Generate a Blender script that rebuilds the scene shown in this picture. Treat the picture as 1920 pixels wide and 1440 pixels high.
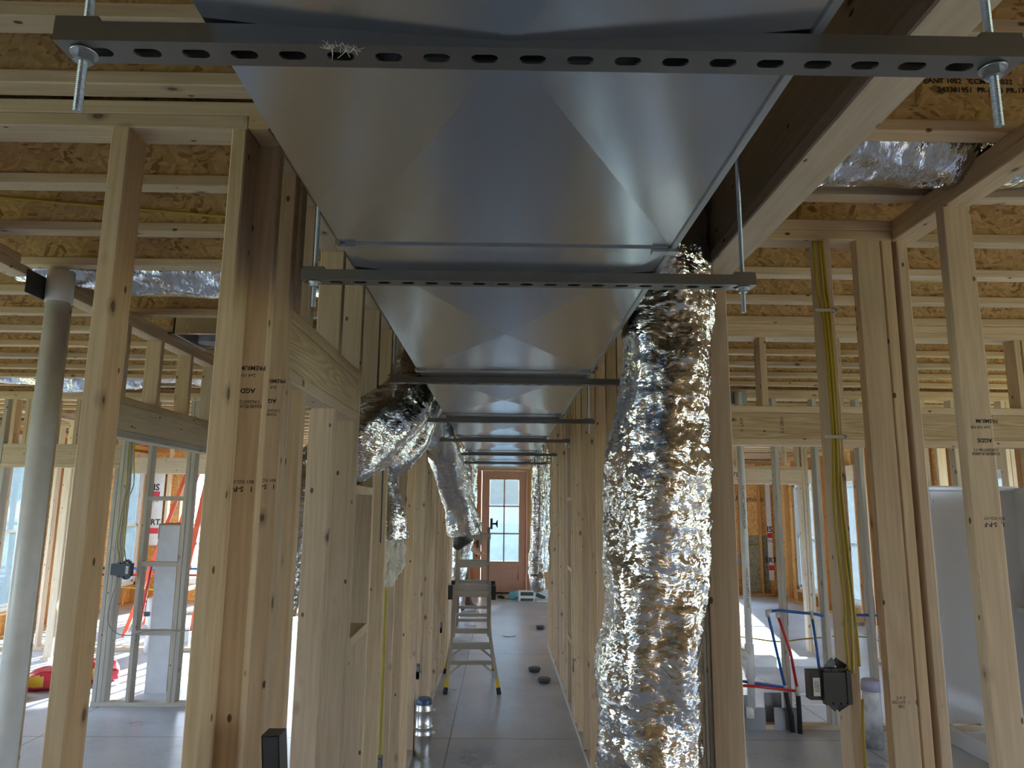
import bpy, bmesh, math, random
from mathutils import Vector, Matrix, noise
random.seed(7)
for o in list(bpy.data.objects): bpy.data.objects.remove(o)
SC = bpy.context.scene
COL = SC.collection
PI = math.pi

# ------------------------------------------------------------------ camera
cam = bpy.data.cameras.new('camera'); CAM = bpy.data.objects.new('camera', cam); COL.objects.link(CAM)
cam.sensor_fit = 'HORIZONTAL'; cam.sensor_width = 36.0; cam.lens = 1340.0 / 1920.0 * 36.0
cam.clip_start = 0.05; cam.clip_end = 300
RM = Matrix(((0.99985, -0.011499, -0.012949), (-0.014709, -0.16915, -0.985481), (0.009141, 0.985523, -0.169293)))
CAM.matrix_world = Matrix.Translation((0, 0, 1.735)) @ RM.to_4x4()
SC.camera = CAM

# ------------------------------------------------------------------ world, sun, exposure
W = bpy.data.worlds.new('sky'); SC.world = W; W.use_nodes = True
nt = W.node_tree; bg = nt.nodes['Background']
sky = nt.nodes.new('ShaderNodeTexSky'); sky.sky_type = 'NISHITA'; sky.sun_disc = False
sky.sun_elevation = math.radians(27); sky.sun_rotation = math.radians(8); sky.air_density = 1.0; sky.dust_density = 2.0
hz = nt.nodes.new('ShaderNodeMix'); hz.data_type = 'RGBA'; hz.inputs[0].default_value = 0.55
nt.links.new(sky.outputs[0], hz.inputs[6]); hz.inputs[7].default_value = (5.3, 6.9, 9.0, 1)
nt.links.new(hz.outputs[2], bg.inputs['Color']); bg.inputs['Strength'].default_value = 0.30
sl = bpy.data.lights.new('sun', 'SUN'); sl.energy = 8.0; sl.angle = math.radians(0.7); sl.color = (1.0, 0.93, 0.82)
SUN = bpy.data.objects.new('sun', sl); COL.objects.link(SUN)
_az, _el = math.radians(10.5), math.radians(18.5)
SUN.rotation_euler = Vector((math.sin(_az) * math.cos(_el), math.cos(_az) * math.cos(_el), math.sin(_el))).to_track_quat('Z', 'Y').to_euler()
SC.view_settings.view_transform = 'Standard'; SC.view_settings.look = 'None'
SC.view_settings.exposure = 2.78; SC.view_settings.gamma = 1.0; SC.view_settings.use_curve_mapping = False
SC.cycles.max_bounces = 10; SC.cycles.diffuse_bounces = 6; SC.cycles.glossy_bounces = 4; SC.cycles.transparent_max_bounces = 12
SC.cycles.sample_clamp_indirect = 6.0; SC.cycles.use_denoising = True; SC.cycles.caustics_reflective = False; SC.cycles.caustics_refractive = False

# ------------------------------------------------------------------ materials
MATS = {}
def newmat(name):
    m = bpy.data.materials.new(name); m.use_nodes = True; MATS[name] = m
    return m, m.node_tree.nodes, m.node_tree.links, m.node_tree.nodes['Principled BSDF']
def N(ns, t, **k):
    n = ns.new(t)
    for a, v in k.items(): setattr(n, a, v)
    return n
def ramp(ns, stops):
    r = ns.new('ShaderNodeValToRGB'); e = r.color_ramp.elements
    while len(e) < len(stops): e.new(0.5)
    for i, (p, c) in enumerate(stops): e[i].position = p; e[i].color = (*c, 1) if len(c) == 3 else c
    return r
def plain(name, col, rough=0.5, metal=0.0, spec=0.5, nscale=0, namt=0.0, bump=0.0, bscale=60):
    m, ns, L, b = newmat(name)
    b.inputs['Base Color'].default_value = (*col, 1); b.inputs['Roughness'].default_value = rough
    b.inputs['Metallic'].default_value = metal; b.inputs['Specular IOR Level'].default_value = spec
    tc = N(ns, 'ShaderNodeTexCoord')
    nz = N(ns, 'ShaderNodeTexNoise'); nz.inputs['Scale'].default_value = nscale or 12; nz.inputs['Detail'].default_value = 4
    L.new(tc.outputs['Object'], nz.inputs['Vector'])
    a = namt or 0.06
    r = ramp(ns, [(0.3, tuple(c * (1 - a) for c in col)), (0.7, tuple(min(1, c * (1 + a)) for c in col))])
    L.new(nz.outputs['Fac'], r.inputs[0]); L.new(r.outputs[0], b.inputs['Base Color'])
    if bump:
        n2 = N(ns, 'ShaderNodeTexNoise'); n2.inputs['Scale'].default_value = bscale; n2.inputs['Detail'].default_value = 5
        L.new(tc.outputs['Object'], n2.inputs['Vector'])
        bp = N(ns, 'ShaderNodeBump'); bp.inputs['Strength'].default_value = bump; bp.inputs['Distance'].default_value = 0.01
        L.new(n2.outputs['Fac'], bp.inputs['Height']); L.new(bp.outputs[0], b.inputs['Normal'])
    return m
def wood(name, axis, light, dark, knot=(0.10, 0.055, 0.03), var=0.16, rings=0.0):
    """lumber with grain along AXIS, knots and board to board variation"""
    m, ns, L, b = newmat(name)
    tc = N(ns, 'ShaderNodeTexCoord'); oi = N(ns, 'ShaderNodeObjectInfo')
    off = N(ns, 'ShaderNodeVectorMath', operation='SCALE'); off.inputs[0].default_value = (13.7, 7.3, 21.1); L.new(oi.outputs['Random'], off.inputs['Scale'])
    add = N(ns, 'ShaderNodeVectorMath', operation='ADD'); L.new(tc.outputs['Object'], add.inputs[0]); L.new(off.outputs[0], add.inputs[1])
    mp = N(ns, 'ShaderNodeMapping'); s = [1.0, 1.0, 1.0]; s[axis] = 0.06; mp.inputs['Scale'].default_value = s
    L.new(add.outputs[0], mp.inputs[0])
    g1 = N(ns, 'ShaderNodeTexNoise'); g1.inputs['Scale'].default_value = 90; g1.inputs['Detail'].default_value = 3; L.new(mp.outputs[0], g1.inputs['Vector'])
    g2 = N(ns, 'ShaderNodeTexNoise'); g2.inputs['Scale'].default_value = 11; g2.inputs['Detail'].default_value = 2; L.new(mp.outputs[0], g2.inputs['Vector'])
    # growth rings: bands of a smooth stretched field
    mul = N(ns, 'ShaderNodeMath', operation='MULTIPLY'); mul.inputs[1].default_value = 9.0 + 9 * rings; L.new(g2.outputs['Fac'], mul.inputs[0])
    fr = N(ns, 'ShaderNodeMath', operation='PINGPONG'); fr.inputs[1].default_value = 0.5; L.new(mul.outputs[0], fr.inputs[0])
    mx = N(ns, 'ShaderNodeMath', operation='MULTIPLY_ADD'); mx.inputs[1].default_value = 0.35 + 0.6 * rings; mx.inputs[2].default_value = 0.2
    L.new(fr.outputs[0], mx.inputs[0])
    sm = N(ns, 'ShaderNodeMath', operation='ADD'); L.new(mx.outputs[0], sm.inputs[0])
    sc = N(ns, 'ShaderNodeMath', operation='MULTIPLY'); sc.inputs[1].default_value = 0.55; L.new(g1.outputs['Fac'], sc.inputs[0]); L.new(sc.outputs[0], sm.inputs[1])
    r = ramp(ns, [(0.30, light), (0.85, dark)]); L.new(sm.outputs[0], r.inputs[0])
    # knots
    vo = N(ns, 'ShaderNodeTexVoronoi'); vo.inputs['Scale'].default_value = 8.5; mk = N(ns, 'ShaderNodeMapping'); s2 = [1.0, 1.0, 1.0]; s2[axis] = 0.55
    mk.inputs['Scale'].default_value = s2; L.new(add.outputs[0], mk.inputs[0]); L.new(mk.outputs[0], vo.inputs['Vector'])
    kr = ramp(ns, [(0.0, (.8, .8, .8)), (0.06, (0.92, 0.92, 0.92)), (0.075, (0.4, 0.4, 0.4)), (0.16, (0, 0, 0))]); L.new(vo.outputs['Distance'], kr.inputs[0])
    vo2 = N(ns, 'ShaderNodeTexVoronoi'); vo2.inputs['Scale'].default_value = 15; L.new(mk.outputs[0], vo2.inputs['Vector'])
    kr2 = ramp(ns, [(0.0, (1, 1, 1)), (0.07, (0.9, 0.9, 0.9)), (0.095, (0, 0, 0))]); L.new(vo2.outputs['Distance'], kr2.inputs[0])
    mxk = N(ns, 'ShaderNodeMath', operation='MAXIMUM'); L.new(kr.outputs[0], mxk.inputs[0]); L.new(kr2.outputs[0], mxk.inputs[1])
    mixk = N(ns, 'ShaderNodeMix', data_type='RGBA'); L.new(mxk.outputs[0], mixk.inputs[0]); L.new(r.outputs[0], mixk.inputs[6]); mixk.inputs[7].default_value = (*knot, 1)
    hs = N(ns, 'ShaderNodeHueSaturation'); L.new(mixk.outputs[2], hs.inputs['Color'])
    mr = N(ns, 'ShaderNodeMapRange'); mr.inputs['To Min'].default_value = 1 - var; mr.inputs['To Max'].default_value = 1 + var * 0.7; L.new(oi.outputs['Random'], mr.inputs['Value']); L.new(mr.outputs[0], hs.inputs['Value'])
    m2 = N(ns, 'ShaderNodeMath', operation='MULTIPLY'); m2.inputs[1].default_value = 7.31; L.new(oi.outputs['Random'], m2.inputs[0])
    f2 = N(ns, 'ShaderNodeMath', operation='FRACT'); L.new(m2.outputs[0], f2.inputs[0])
    mr2 = N(ns, 'ShaderNodeMapRange'); mr2.inputs['To Min'].default_value = 0.82; mr2.inputs['To Max'].default_value = 1.08; L.new(f2.outputs[0], mr2.inputs['Value']); L.new(mr2.outputs[0], hs.inputs['Saturation'])
    L.new(hs.outputs[0], b.inputs['Base Color']); b.inputs['Roughness'].default_value = 0.62; b.inputs['Specular IOR Level'].default_value = 0.3
    bp = N(ns, 'ShaderNodeBump'); bp.inputs['Strength'].default_value = 0.25; bp.inputs['Distance'].default_value = 0.002
    L.new(g1.outputs['Fac'], bp.inputs['Height']); L.new(bp.outputs[0], b.inputs['Normal'])
    return m
LT, DK = (0.73, 0.56, 0.375), (0.52, 0.36, 0.21)
for i, a in enumerate('xyz'):
    wood('lumber_' + a, i, LT, DK)
    wood('ringed_' + a, i, (0.72, 0.565, 0.365), (0.47, 0.325, 0.17), rings=0.8)
    wood('weathered_' + a, i, (0.62, 0.56, 0.47), (0.40, 0.36, 0.30), var=0.1)
    wood('orange_' + a, i, (0.72, 0.42, 0.17), (0.52, 0.27, 0.09))  # lumber with warm sunlight put into its colour
    wood('pale_' + a, i, (0.74, 0.62, 0.46), (0.55, 0.42, 0.28))
wood('door_wood', 2, (0.62, 0.32, 0.20), (0.50, 0.24, 0.14), knot=(0.5, 0.24, 0.14), var=0.02)
plain('end_grain', (0.52, 0.36, 0.2), 0.8)
def osb(name, plane, c0, c1, c2):
    """strand board: overlapping flakes in random directions"""
    m, ns, L, b = newmat(name)
    tc = N(ns, 'ShaderNodeTexCoord'); cols = []
    nz = N(ns, 'ShaderNodeTexNoise'); nz.inputs['Scale'].default_value = 5; L.new(tc.outputs['Object'], nz.inputs['Vector'])
    for k, (ang, sx, sy) in enumerate(((0.35, 70, 16), (1.5, 85, 18), (-0.8, 60, 14))):
        rot = [0, 0, 0]; rot[plane] = ang
        mp = N(ns, 'ShaderNodeMapping', vector_type='TEXTURE'); mp.inputs['Rotation'].default_value = rot
        s = [1.0, 1.0, 1.0]; oth = [i for i in range(3) if i != plane]; s[oth[0]] = 1 / sx; s[oth[1]] = 1 / sy; s[plane] = .33
        mp.inputs['Scale'].default_value = s
        ad = N(ns, 'ShaderNodeVectorMath', operation='MULTIPLY_ADD'); ad.inputs[1].default_value = (0.06,) * 3
        L.new(nz.outputs['Color'], ad.inputs[0]); L.new(tc.outputs['Object'], ad.inputs[2]); L.new(ad.outputs[0], mp.inputs[0])
        v = N(ns, 'ShaderNodeTexVoronoi'); v.inputs['Scale'].default_value = 1.0; L.new(mp.outputs[0], v.inputs['Vector'])
        sp = N(ns, 'ShaderNodeSeparateColor'); L.new(v.outputs['Color'], sp.inputs[0]); cols.append((sp, v))
    a = N(ns, 'ShaderNodeMath', operation='GREATER_THAN'); a.inputs[1].default_value = 0.5; L.new(cols[0][0].outputs[1], a.inputs[0])
    x1 = N(ns, 'ShaderNodeMix', data_type='FLOAT'); L.new(a.outputs[0], x1.inputs[0]); L.new(cols[0][0].outputs[0], x1.inputs[2]); L.new(cols[1][0].outputs[0], x1.inputs[3])
    a2 = N(ns, 'ShaderNodeMath', operation='GREATER_THAN'); a2.inputs[1].default_value = 0.6; L.new(cols[1][0].outputs[1], a2.inputs[0])
    x2 = N(ns, 'ShaderNodeMix', data_type='FLOAT'); L.new(a2.outputs[0], x2.inputs[0]); L.new(x1.outputs[0], x2.inputs[2]); L.new(cols[2][0].outputs[0], x2.inputs[3])
    r = ramp(ns, [(0.0, c2), (0.18, c1), (0.6, c0), (1.0, tuple(min(1, c * 1.22) for c in c0))]); L.new(x2.outputs[0], r.inputs[0])
    L.new(r.outputs[0], b.inputs['Base Color']); b.inputs['Roughness'].default_value = 0.55
    bp = N(ns, 'ShaderNodeBump'); bp.inputs['Strength'].default_value = 0.4; bp.inputs['Distance'].default_value = 0.003; L.new(x2.outputs[0], bp.inputs['Height']); L.new(bp.outputs[0], b.inputs['Normal'])
    return m
osb('osb_web', 1, (0.60, 0.395, 0.185), (0.50, 0.31, 0.13), (0.27, 0.145, 0.05))
osb('osb_deck', 2, (0.60, 0.41, 0.21), (0.5, 0.33, 0.15), (0.28, 0.16, 0.06))
osb('osb_wall_y', 1, (0.80, 0.47, 0.16), (0.66, 0.36, 0.11), (0.4, 0.2, 0.06))  # strand board, sunlit orange put into the colour
osb('osb_wall_x', 0, (0.80, 0.47, 0.16), (0.66, 0.36, 0.11), (0.4, 0.2, 0.06))  # same sunlit orange in the colour, for the side walls
osb('osb_front', 1, (0.42, 0.33, 0.23), (0.34, 0.26, 0.18), (0.2, 0.14, 0.09))
osb('osb_stained', 1, (0.33, 0.31, 0.2), (0.25, 0.24, 0.17), (0.1, 0.12, 0.12))

def metal(name, col, rough, aniso=0.0, smudge=0.08):
    m, ns, L, b = newmat(name)
    b.inputs['Metallic'].default_value = 1; b.inputs['Base Color'].default_value = (*col, 1)
    tc = N(ns, 'ShaderNodeTexCoord'); nz = N(ns, 'ShaderNodeTexNoise'); nz.inputs['Scale'].default_value = 6; nz.inputs['Detail'].default_value = 5; L.new(tc.outputs['Object'], nz.inputs['Vector'])
    mr = N(ns, 'ShaderNodeMapRange'); mr.inputs['To Min'].default_value = rough - smudge; mr.inputs['To Max'].default_value = rough + smudge; L.new(nz.outputs['Fac'], mr.inputs['Value']); L.new(mr.outputs[0], b.inputs['Roughness'])
    n3 = N(ns, 'ShaderNodeTexNoise'); n3.inputs['Scale'].default_value = 2.2; L.new(tc.outputs['Object'], n3.inputs['Vector'])
    bp = N(ns, 'ShaderNodeBump'); bp.inputs['Strength'].default_value = 0.012; bp.inputs['Distance'].default_value = 0.02; L.new(n3.outputs['Fac'], bp.inputs['Height']); L.new(bp.outputs[0], b.inputs['Normal'])
    return m
metal('duct_metal', (0.46, 0.51, 0.57), 0.21, smudge=0.03)
metal('strut_metal', (0.21, 0.21, 0.21), 0.42)
metal('zinc', (0.40, 0.43, 0.46), 0.38)
metal('aluminium', (0.54, 0.52, 0.48), 0.36)
metal('plate_metal', (0.33, 0.34, 0.36), 0.55)
metal('bright_metal', (0.8, 0.82, 0.83), 0.3)
def foil(name, col=(0.60, 0.60, 0.60), sc=1.15, axis=2, amt=.85):
    """crumpled metal film: small flat facets at two sizes, with fine creases between them"""
    m, ns, L, b = newmat(name)
    b.inputs['Metallic'].default_value = 1; b.inputs['Base Color'].default_value = (*col, 1); b.inputs['Roughness'].default_value = 0.12
    tc = N(ns, 'ShaderNodeTexCoord'); geo = N(ns, 'ShaderNodeNewGeometry')
    nw = N(ns, 'ShaderNodeTexNoise'); nw.inputs['Scale'].default_value = 6 * sc; nw.inputs['Detail'].default_value = 3; L.new(tc.outputs['Object'], nw.inputs['Vector'])
    wv = N(ns, 'ShaderNodeVectorMath', operation='MULTIPLY_ADD'); wv.inputs[1].default_value = (.09, .09, .09); L.new(nw.outputs['Color'], wv.inputs[0]); L.new(tc.outputs['Object'], wv.inputs[2])
    acc = geo.outputs['Normal']
    for k, (lo, hi, am) in enumerate(((12, 42, .22), (38, 150, .30), (110, 340, .26))):
        mp = N(ns, 'ShaderNodeMapping', vector_type='TEXTURE'); s = [1 / (lo * sc)] * 3; s[axis] = 1 / (hi * sc); mp.inputs['Scale'].default_value = s
        r_ = [0.0, 0.0, 0.0]; r_[(axis + 1) % 3] = (.3, -.15, .2)[k]; r_[(axis + 2) % 3] = (-.25, .12, -.1)[k]; mp.inputs['Rotation'].default_value = r_; L.new(wv.outputs[0], mp.inputs[0])
        v = N(ns, 'ShaderNodeTexVoronoi'); v.inputs['Scale'].default_value = 1.0; L.new(mp.outputs[0], v.inputs['Vector'])
        d = N(ns, 'ShaderNodeVectorMath', operation='SUBTRACT'); d.inputs[1].default_value = (.5, .5, .5); L.new(v.outputs['Color'], d.inputs[0])
        w_ = [am * amt * .75] * 3; w_[axis] = am * amt * 1.25
        q = N(ns, 'ShaderNodeVectorMath', operation='MULTIPLY_ADD'); q.inputs[1].default_value = w_; L.new(d.outputs[0], q.inputs[0]); L.new(acc, q.inputs[2]); acc = q.outputs[0]
    nm_ = N(ns, 'ShaderNodeVectorMath', operation='NORMALIZE'); L.new(acc, nm_.inputs[0])
    n3 = N(ns, 'ShaderNodeTexNoise'); n3.inputs['Scale'].default_value = 40 * sc; n3.inputs['Detail'].default_value = 5; L.new(wv.outputs[0], n3.inputs['Vector'])
    bp = N(ns, 'ShaderNodeBump'); bp.inputs['Strength'].default_value = .35; bp.inputs['Distance'].default_value = 0.004; L.new(n3.outputs['Fac'], bp.inputs['Height']); L.new(nm_.outputs[0], bp.inputs['Normal']); L.new(bp.outputs[0], b.inputs['Normal'])
    return m
foil('foil_z', axis=2); foil('foil_x', axis=0, amt=0.7); foil('foil_far', sc=0.6, axis=2)
# concrete slab
m, ns, L, b = newmat('concrete')
tc = N(ns, 'ShaderNodeTexCoord'); n1 = N(ns, 'ShaderNodeTexNoise'); n1.inputs['Scale'].default_value = 1.6; n1.inputs['Detail'].default_value = 8; n1.inputs['Roughness'].default_value = 0.62
n2 = N(ns, 'ShaderNodeTexNoise'); n2.inputs['Scale'].default_value = 26; n2.inputs['Detail'].default_value = 6
for q in (n1, n2): L.new(tc.outputs['Object'], q.inputs['Vector'])
ad = N(ns, 'ShaderNodeMath', operation='MULTIPLY_ADD'); ad.inputs[1].default_value = 0.35; L.new(n2.outputs['Fac'], ad.inputs[0]); L.new(n1.outputs['Fac'], ad.inputs[2])
r = ramp(ns, [(0.45, (0.32, 0.36, 0.43)), (0.60, (0.46, 0.51, 0.59)), (0.8, (0.58, 0.62, 0.68))]); L.new(ad.outputs[0], r.inputs[0])
sx = N(ns, 'ShaderNodeSeparateXYZ'); L.new(tc.outputs['Object'], sx.inputs[0])
def joint(axis, pos, w):
    d = N(ns, 'ShaderNodeMath', operation='SUBTRACT'); d.inputs[1].default_value = pos; L.new(sx.outputs[axis], d.inputs[0])
    a = N(ns, 'ShaderNodeMath', operation='ABSOLUTE'); L.new(d.outputs[0], a.inputs[0])
    g = N(ns, 'ShaderNodeMath', operation='LESS_THAN'); g.inputs[1].default_value = w; L.new(a.outputs[0], g.inputs[0]); return g
js = [joint(0, -0.37, 0.004), joint(0, -3.452, 0.005), joint(0, 2.72, 0.005), joint(1, 5.80, 0.005), joint(1, 8.95, 0.006), joint(1, 12.09, 0.008)]
acc = js[0]
for j in js[1:]:
    mxn = N(ns, 'ShaderNodeMath', operation='MAXIMUM'); L.new(acc.outputs[0], mxn.inputs[0]); L.new(j.outputs[0], mxn.inputs[1]); acc = mxn
mj = N(ns, 'ShaderNodeMix', data_type='RGBA'); L.new(acc.outputs[0], mj.inputs[0]); L.new(r.outputs[0], mj.inputs[6]); mj.inputs[7].default_value = (0.09, 0.09, 0.1, 1)
# sawdust blotches
n4 = N(ns, 'ShaderNodeTexNoise'); n4.inputs['Scale'].default_value = 0.9; n4.inputs['Detail'].default_value = 5; L.new(tc.outputs['Object'], n4.inputs['Vector'])
r4 = ramp(ns, [(0.5, (0, 0, 0)), (0.72, (0.3, 0.3, 0.3))]); L.new(n4.outputs['Fac'], r4.inputs[0])
ms = N(ns, 'ShaderNodeMix', data_type='RGBA'); L.new(r4.outputs[0], ms.inputs[0]); L.new(mj.outputs[2], ms.inputs[6]); ms.inputs[7].default_value = (0.62, 0.56, 0.48, 1)
L.new(ms.outputs[2], b.inputs['Base Color'])
mr = N(ns, 'ShaderNodeMapRange'); mr.inputs['To Min'].default_value = 0.22; mr.inputs['To Max'].default_value = 0.38; L.new(n1.outputs['Fac'], mr.inputs['Value']); L.new(mr.outputs[0], b.inputs['Roughness'])
b.inputs['Specular IOR Level'].default_value = 0.9
bp = N(ns, 'ShaderNodeBump'); bp.inputs['Strength'].default_value = 0.12; bp.inputs['Distance'].default_value = 0.004; L.new(n2.outputs['Fac'], bp.inputs['Height']); L.new(bp.outputs[0], b.inputs['Normal'])
# glass
def glass(name, haze, tint=(0.85, 0.93, 1.0)):
    m, ns, L, b = newmat(name); ns.remove(b); out = ns['Material Output']
    t = N(ns, 'ShaderNodeBsdfTransparent'); g = N(ns, 'ShaderNodeBsdfGlossy'); g.inputs['Roughness'].default_value = 0.02
    fz = N(ns, 'ShaderNodeFresnel'); fz.inputs[0].default_value = 1.45
    s1 = N(ns, 'ShaderNodeMixShader'); L.new(fz.outputs[0], s1.inputs[0]); L.new(t.outputs[0], s1.inputs[1]); L.new(g.outputs[0], s1.inputs[2])
    tr = N(ns, 'ShaderNodeBsdfTranslucent'); tr.inputs[0].default_value = (*tint, 1); t.inputs[0].default_value = (*tint, 1)
    tc = N(ns, 'ShaderNodeTexCoord'); nz = N(ns, 'ShaderNodeTexNoise'); nz.inputs['Scale'].default_value = 9; L.new(tc.outputs['Object'], nz.inputs['Vector'])
    mr = N(ns, 'ShaderNodeMapRange'); mr.inputs['To Min'].default_value = haze * 0.7; mr.inputs['To Max'].default_value = min(1, haze * 1.3); L.new(nz.outputs['Fac'], mr.inputs['Value'])
    s2 = N(ns, 'ShaderNodeMixShader'); L.new(mr.outputs[0], s2.inputs[0]); L.new(s1.outputs[0], s2.inputs[1]); L.new(tr.outputs[0], s2.inputs[2])
    L.new(s2.outputs[0], out.inputs[0])
glass('clear_glass', 0.04); glass('filmed_glass', 0.4, (0.19, 0.24, 0.29))
plain('pvc', (0.86, 0.86, 0.85), 0.35); plain('pvc_dirty', (0.66, 0.66, 0.66), 0.5, nscale=9, namt=0.4)
plain('cement', (0.3, 0.31, 0.33), 0.8, nscale=14, namt=0.4); plain('purple', (0.42, 0.40, 0.52), 0.5)
plain('pex_blue', (0.02, 0.12, 0.42), 0.35); plain('pex_red', (0.55, 0.03, 0.03), 0.35); plain('black_foam', (0.015, 0.015, 0.016), 0.7)
plain('black_plastic', (0.03, 0.03, 0.033), 0.42); plain('navy_plastic', (0.03, 0.04, 0.06), 0.42); plain('yellow_cable', (0.46, 0.35, 0.03), 0.42)
plain('grey_cable', (0.3, 0.29, 0.25), 0.5); plain('clip', (0.62, 0.58, 0.5), 0.5); plain('paper', (0.74, 0.74, 0.72), 0.7); plain('ink', (0.035, 0.027, 0.022), 0.8)
plain('insulation', (0.88, 0.84, 0.74), 0.9, bump=1.0, bscale=70); plain('liner', (0.06, 0.055, 0.05), 0.35, bump=0.8, bscale=40)
plain('carton', (0.66, 0.67, 0.72), 0.6); plain('kraft', (0.42, 0.27, 0.16), 0.8); plain('picture', (0.40, 0.34, 0.24), 0.6, nscale=30, namt=0.7)
plain('bag_red', (0.60, 0.03, 0.05), 0.35, bump=0.3, bscale=14); plain('bag_yellow', (0.80, 0.55, 0.06), 0.4); plain('red_fibreglass', (0.75, 0.10, 0.035), 0.4)
plain('step_white', (0.75, 0.78, 0.82), 0.3); plain('shower_white', (0.62, 0.62, 0.63), 0.16, namt=0.01); plain('vinyl_white', (0.8, 0.83, 0.86), 0.35)
plain('yellow_foot', (0.75, 0.5, 0.02), 0.45); plain('rubber', (0.015, 0.015, 0.015), 0.6); plain('teal', (0.03, 0.085, 0.08), 0.5); plain('cyan', (0.10, 0.42, 0.5), 0.5)
plain('wrap_white', (0.82, 0.82, 0.83), 0.4); plain('wrap_red', (0.7, 0.04, 0.07), 0.5); plain('wrap_black', (0.03, 0.03, 0.03), 0.5); plain('blue_dark', (0.05, 0.1, 0.2), 0.3)
plain('skin', (0.55, 0.33, 0.24), 0.5); plain('shirt', (0.018, 0.02, 0.035), 0.8); plain('trousers', (0.26, 0.16, 0.085), 0.85); plain('boot', (0.10, 0.06, 0.05), 0.7); plain('sole', (0.3, 0.22, 0.13), 0.8); plain('hair', (0.04, 0.025, 0.015), 0.6)
plain('grass', (0.30, 0.34, 0.17), 0.9, nscale=3, namt=0.4); plain('leaves', (0.22, 0.30, 0.16), 0.8, nscale=4, namt=0.6, bump=1, bscale=6); plain('bark', (0.12, 0.09, 0.06), 0.9); plain('gravel', (0.5, 0.48, 0.44), 0.9)
plain('disc_dark', (0.05, 0.055, 0.065), 0.4); plain('nozzle', (0.5, 0.62, 0.6), 0.3)

# ------------------------------------------------------------------ mesh helpers
class MB:
    def __init__(s): s.v = []; s.f = []; s.sm = []
    def add(s, vs, fs, smooth=False):
        k = len(s.v); s.v += [tuple(v) for v in vs]; s.f += [tuple(i + k for i in f) for f in fs]; s.sm += [smooth] * len(fs); return s
    def box(s, x0, x1, y0, y1, z0, z1):
        vs = [(x, y, z) for z in (z0, z1) for y in (y0, y1) for x in (x0, x1)]
        return s.add(vs, [(0, 2, 3, 1), (4, 5, 7, 6), (0, 1, 5, 4), (1, 3, 7, 5), (3, 2, 6, 7), (2, 0, 4, 6)])
    def board(s, x0, x1, y0, y1, z0, z1, c=0.0035):
        """box with its four long edges eased"""
        d = (x1 - x0, y1 - y0, z1 - z0); a = max(range(3), key=lambda i: d[i]); o = [i for i in range(3) if i != a]
        lo = (x0, y0, z0); hi = (x1, y1, z1); c = min(c, d[o[0]] / 4, d[o[1]] / 4)
        u0, u1, w0, w1 = lo[o[0]], hi[o[0]], lo[o[1]], hi[o[1]]
        prof = [(u0 + c, w0), (u1 - c, w0), (u1, w0 + c), (u1, w1 - c), (u1 - c, w1), (u0 + c, w1), (u0, w1 - c), (u0, w0 + c)]
        vs = []
        for t in (lo[a], hi[a]):
            for p in prof:
                q = [0, 0, 0]; q[a] = t; q[o[0]] = p[0]; q[o[1]] = p[1]; vs.append(q)
        fs = [(i, (i + 1) % 8, 8 + (i + 1) % 8, 8 + i) for i in range(8)] + [tuple(range(7, -1, -1)), tuple(range(8, 16))]
        if a == 1: fs = [tuple(reversed(f)) for f in fs]
        return s.add(vs, fs)
    def tube(s, pts, r, n=12, cap=True, smooth=True):
        pts = [Vector(p) for p in pts]; rs = r if isinstance(r, (list, tuple)) else [r] * len(pts)
        vs = []; t0 = (pts[1] - pts[0]).normalized(); up = Vector((0, 0, 1)) if abs(t0.z) < 0.9 else Vector((1, 0, 0)); u = t0.cross(up).normalized()
        for i, p in enumerate(pts):
            t = ((pts[min(i + 1, len(pts) - 1)] - pts[max(i - 1, 0)])).normalized()
            u = (u - t * u.dot(t)).normalized(); w = t.cross(u)
            for k in range(n):
                a = 2 * PI * k / n; vs.append(p + (u * math.cos(a) + w * math.sin(a)) * rs[i])
        fs = [(i * n + k, i * n + (k + 1) % n, (i + 1) * n + (k + 1) % n, (i + 1) * n + k) for i in range(len(pts) - 1) for k in range(n)]
        s.add(vs, fs, smooth)
        if cap:
            k0 = len(s.v) - len(vs); s.f += [tuple(k0 + i for i in range(n - 1, -1, -1)), tuple(k0 + (len(pts) - 1) * n + i for i in range(n))]; s.sm += [False, False]
        return s
    def cyl(s, x, y, z0, z1, r, n=24, r2=None): return s.tube([(x, y, z0), (x, y, z1)], [r, r if r2 is None else r2], n)
    def hexn(s, x, y, z0, z1, r): return s.tube([(x, y, z0), (x, y, z1)], r, 6, smooth=False)
    def beam(s, p, q, w, h, up=(0, 1, 0)):
        """rectangular bar from p to q"""
        p, q = Vector(p), Vector(q); t = (q - p).normalized(); up = Vector(up); a = t.cross(up).normalized(); b_ = a.cross(t)
        vs = [e + a * (w / 2 * i) + b_ * (h / 2 * j) for e in (p, q) for i, j in ((-1, -1), (1, -1), (1, 1), (-1, 1))]
        return s.add(vs, [(0, 1, 5, 4), (1, 2, 6, 5), (2, 3, 7, 6), (3, 0, 4, 7), (3, 2, 1, 0), (4, 5, 6, 7)])
    def build(s, name, mat, parent=None, origin=None, loc=None):
        me = bpy.data.meshes.new(name); o = bpy.data.objects.new(name, me)
        off = Vector((0, 0, 0))
        if parent is not None:
            q = parent
            while q is not None: off += q.location; q = q.parent
        elif origin is not None: off = Vector(origin)
        me.from_pydata([tuple(Vector(v) - off) for v in s.v], [], s.f); me.update()
        me.polygons.foreach_set('use_smooth', s.sm)
        bm = bmesh.new(); bm.from_mesh(me); bmesh.ops.recalc_face_normals(bm, faces=bm.faces); bm.to_mesh(me); bm.free()
        me.materials.append(MATS[mat]); COL.objects.link(o)
        if parent is not None: o.parent = parent
        elif origin is not None: o.location = off
        return o
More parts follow.
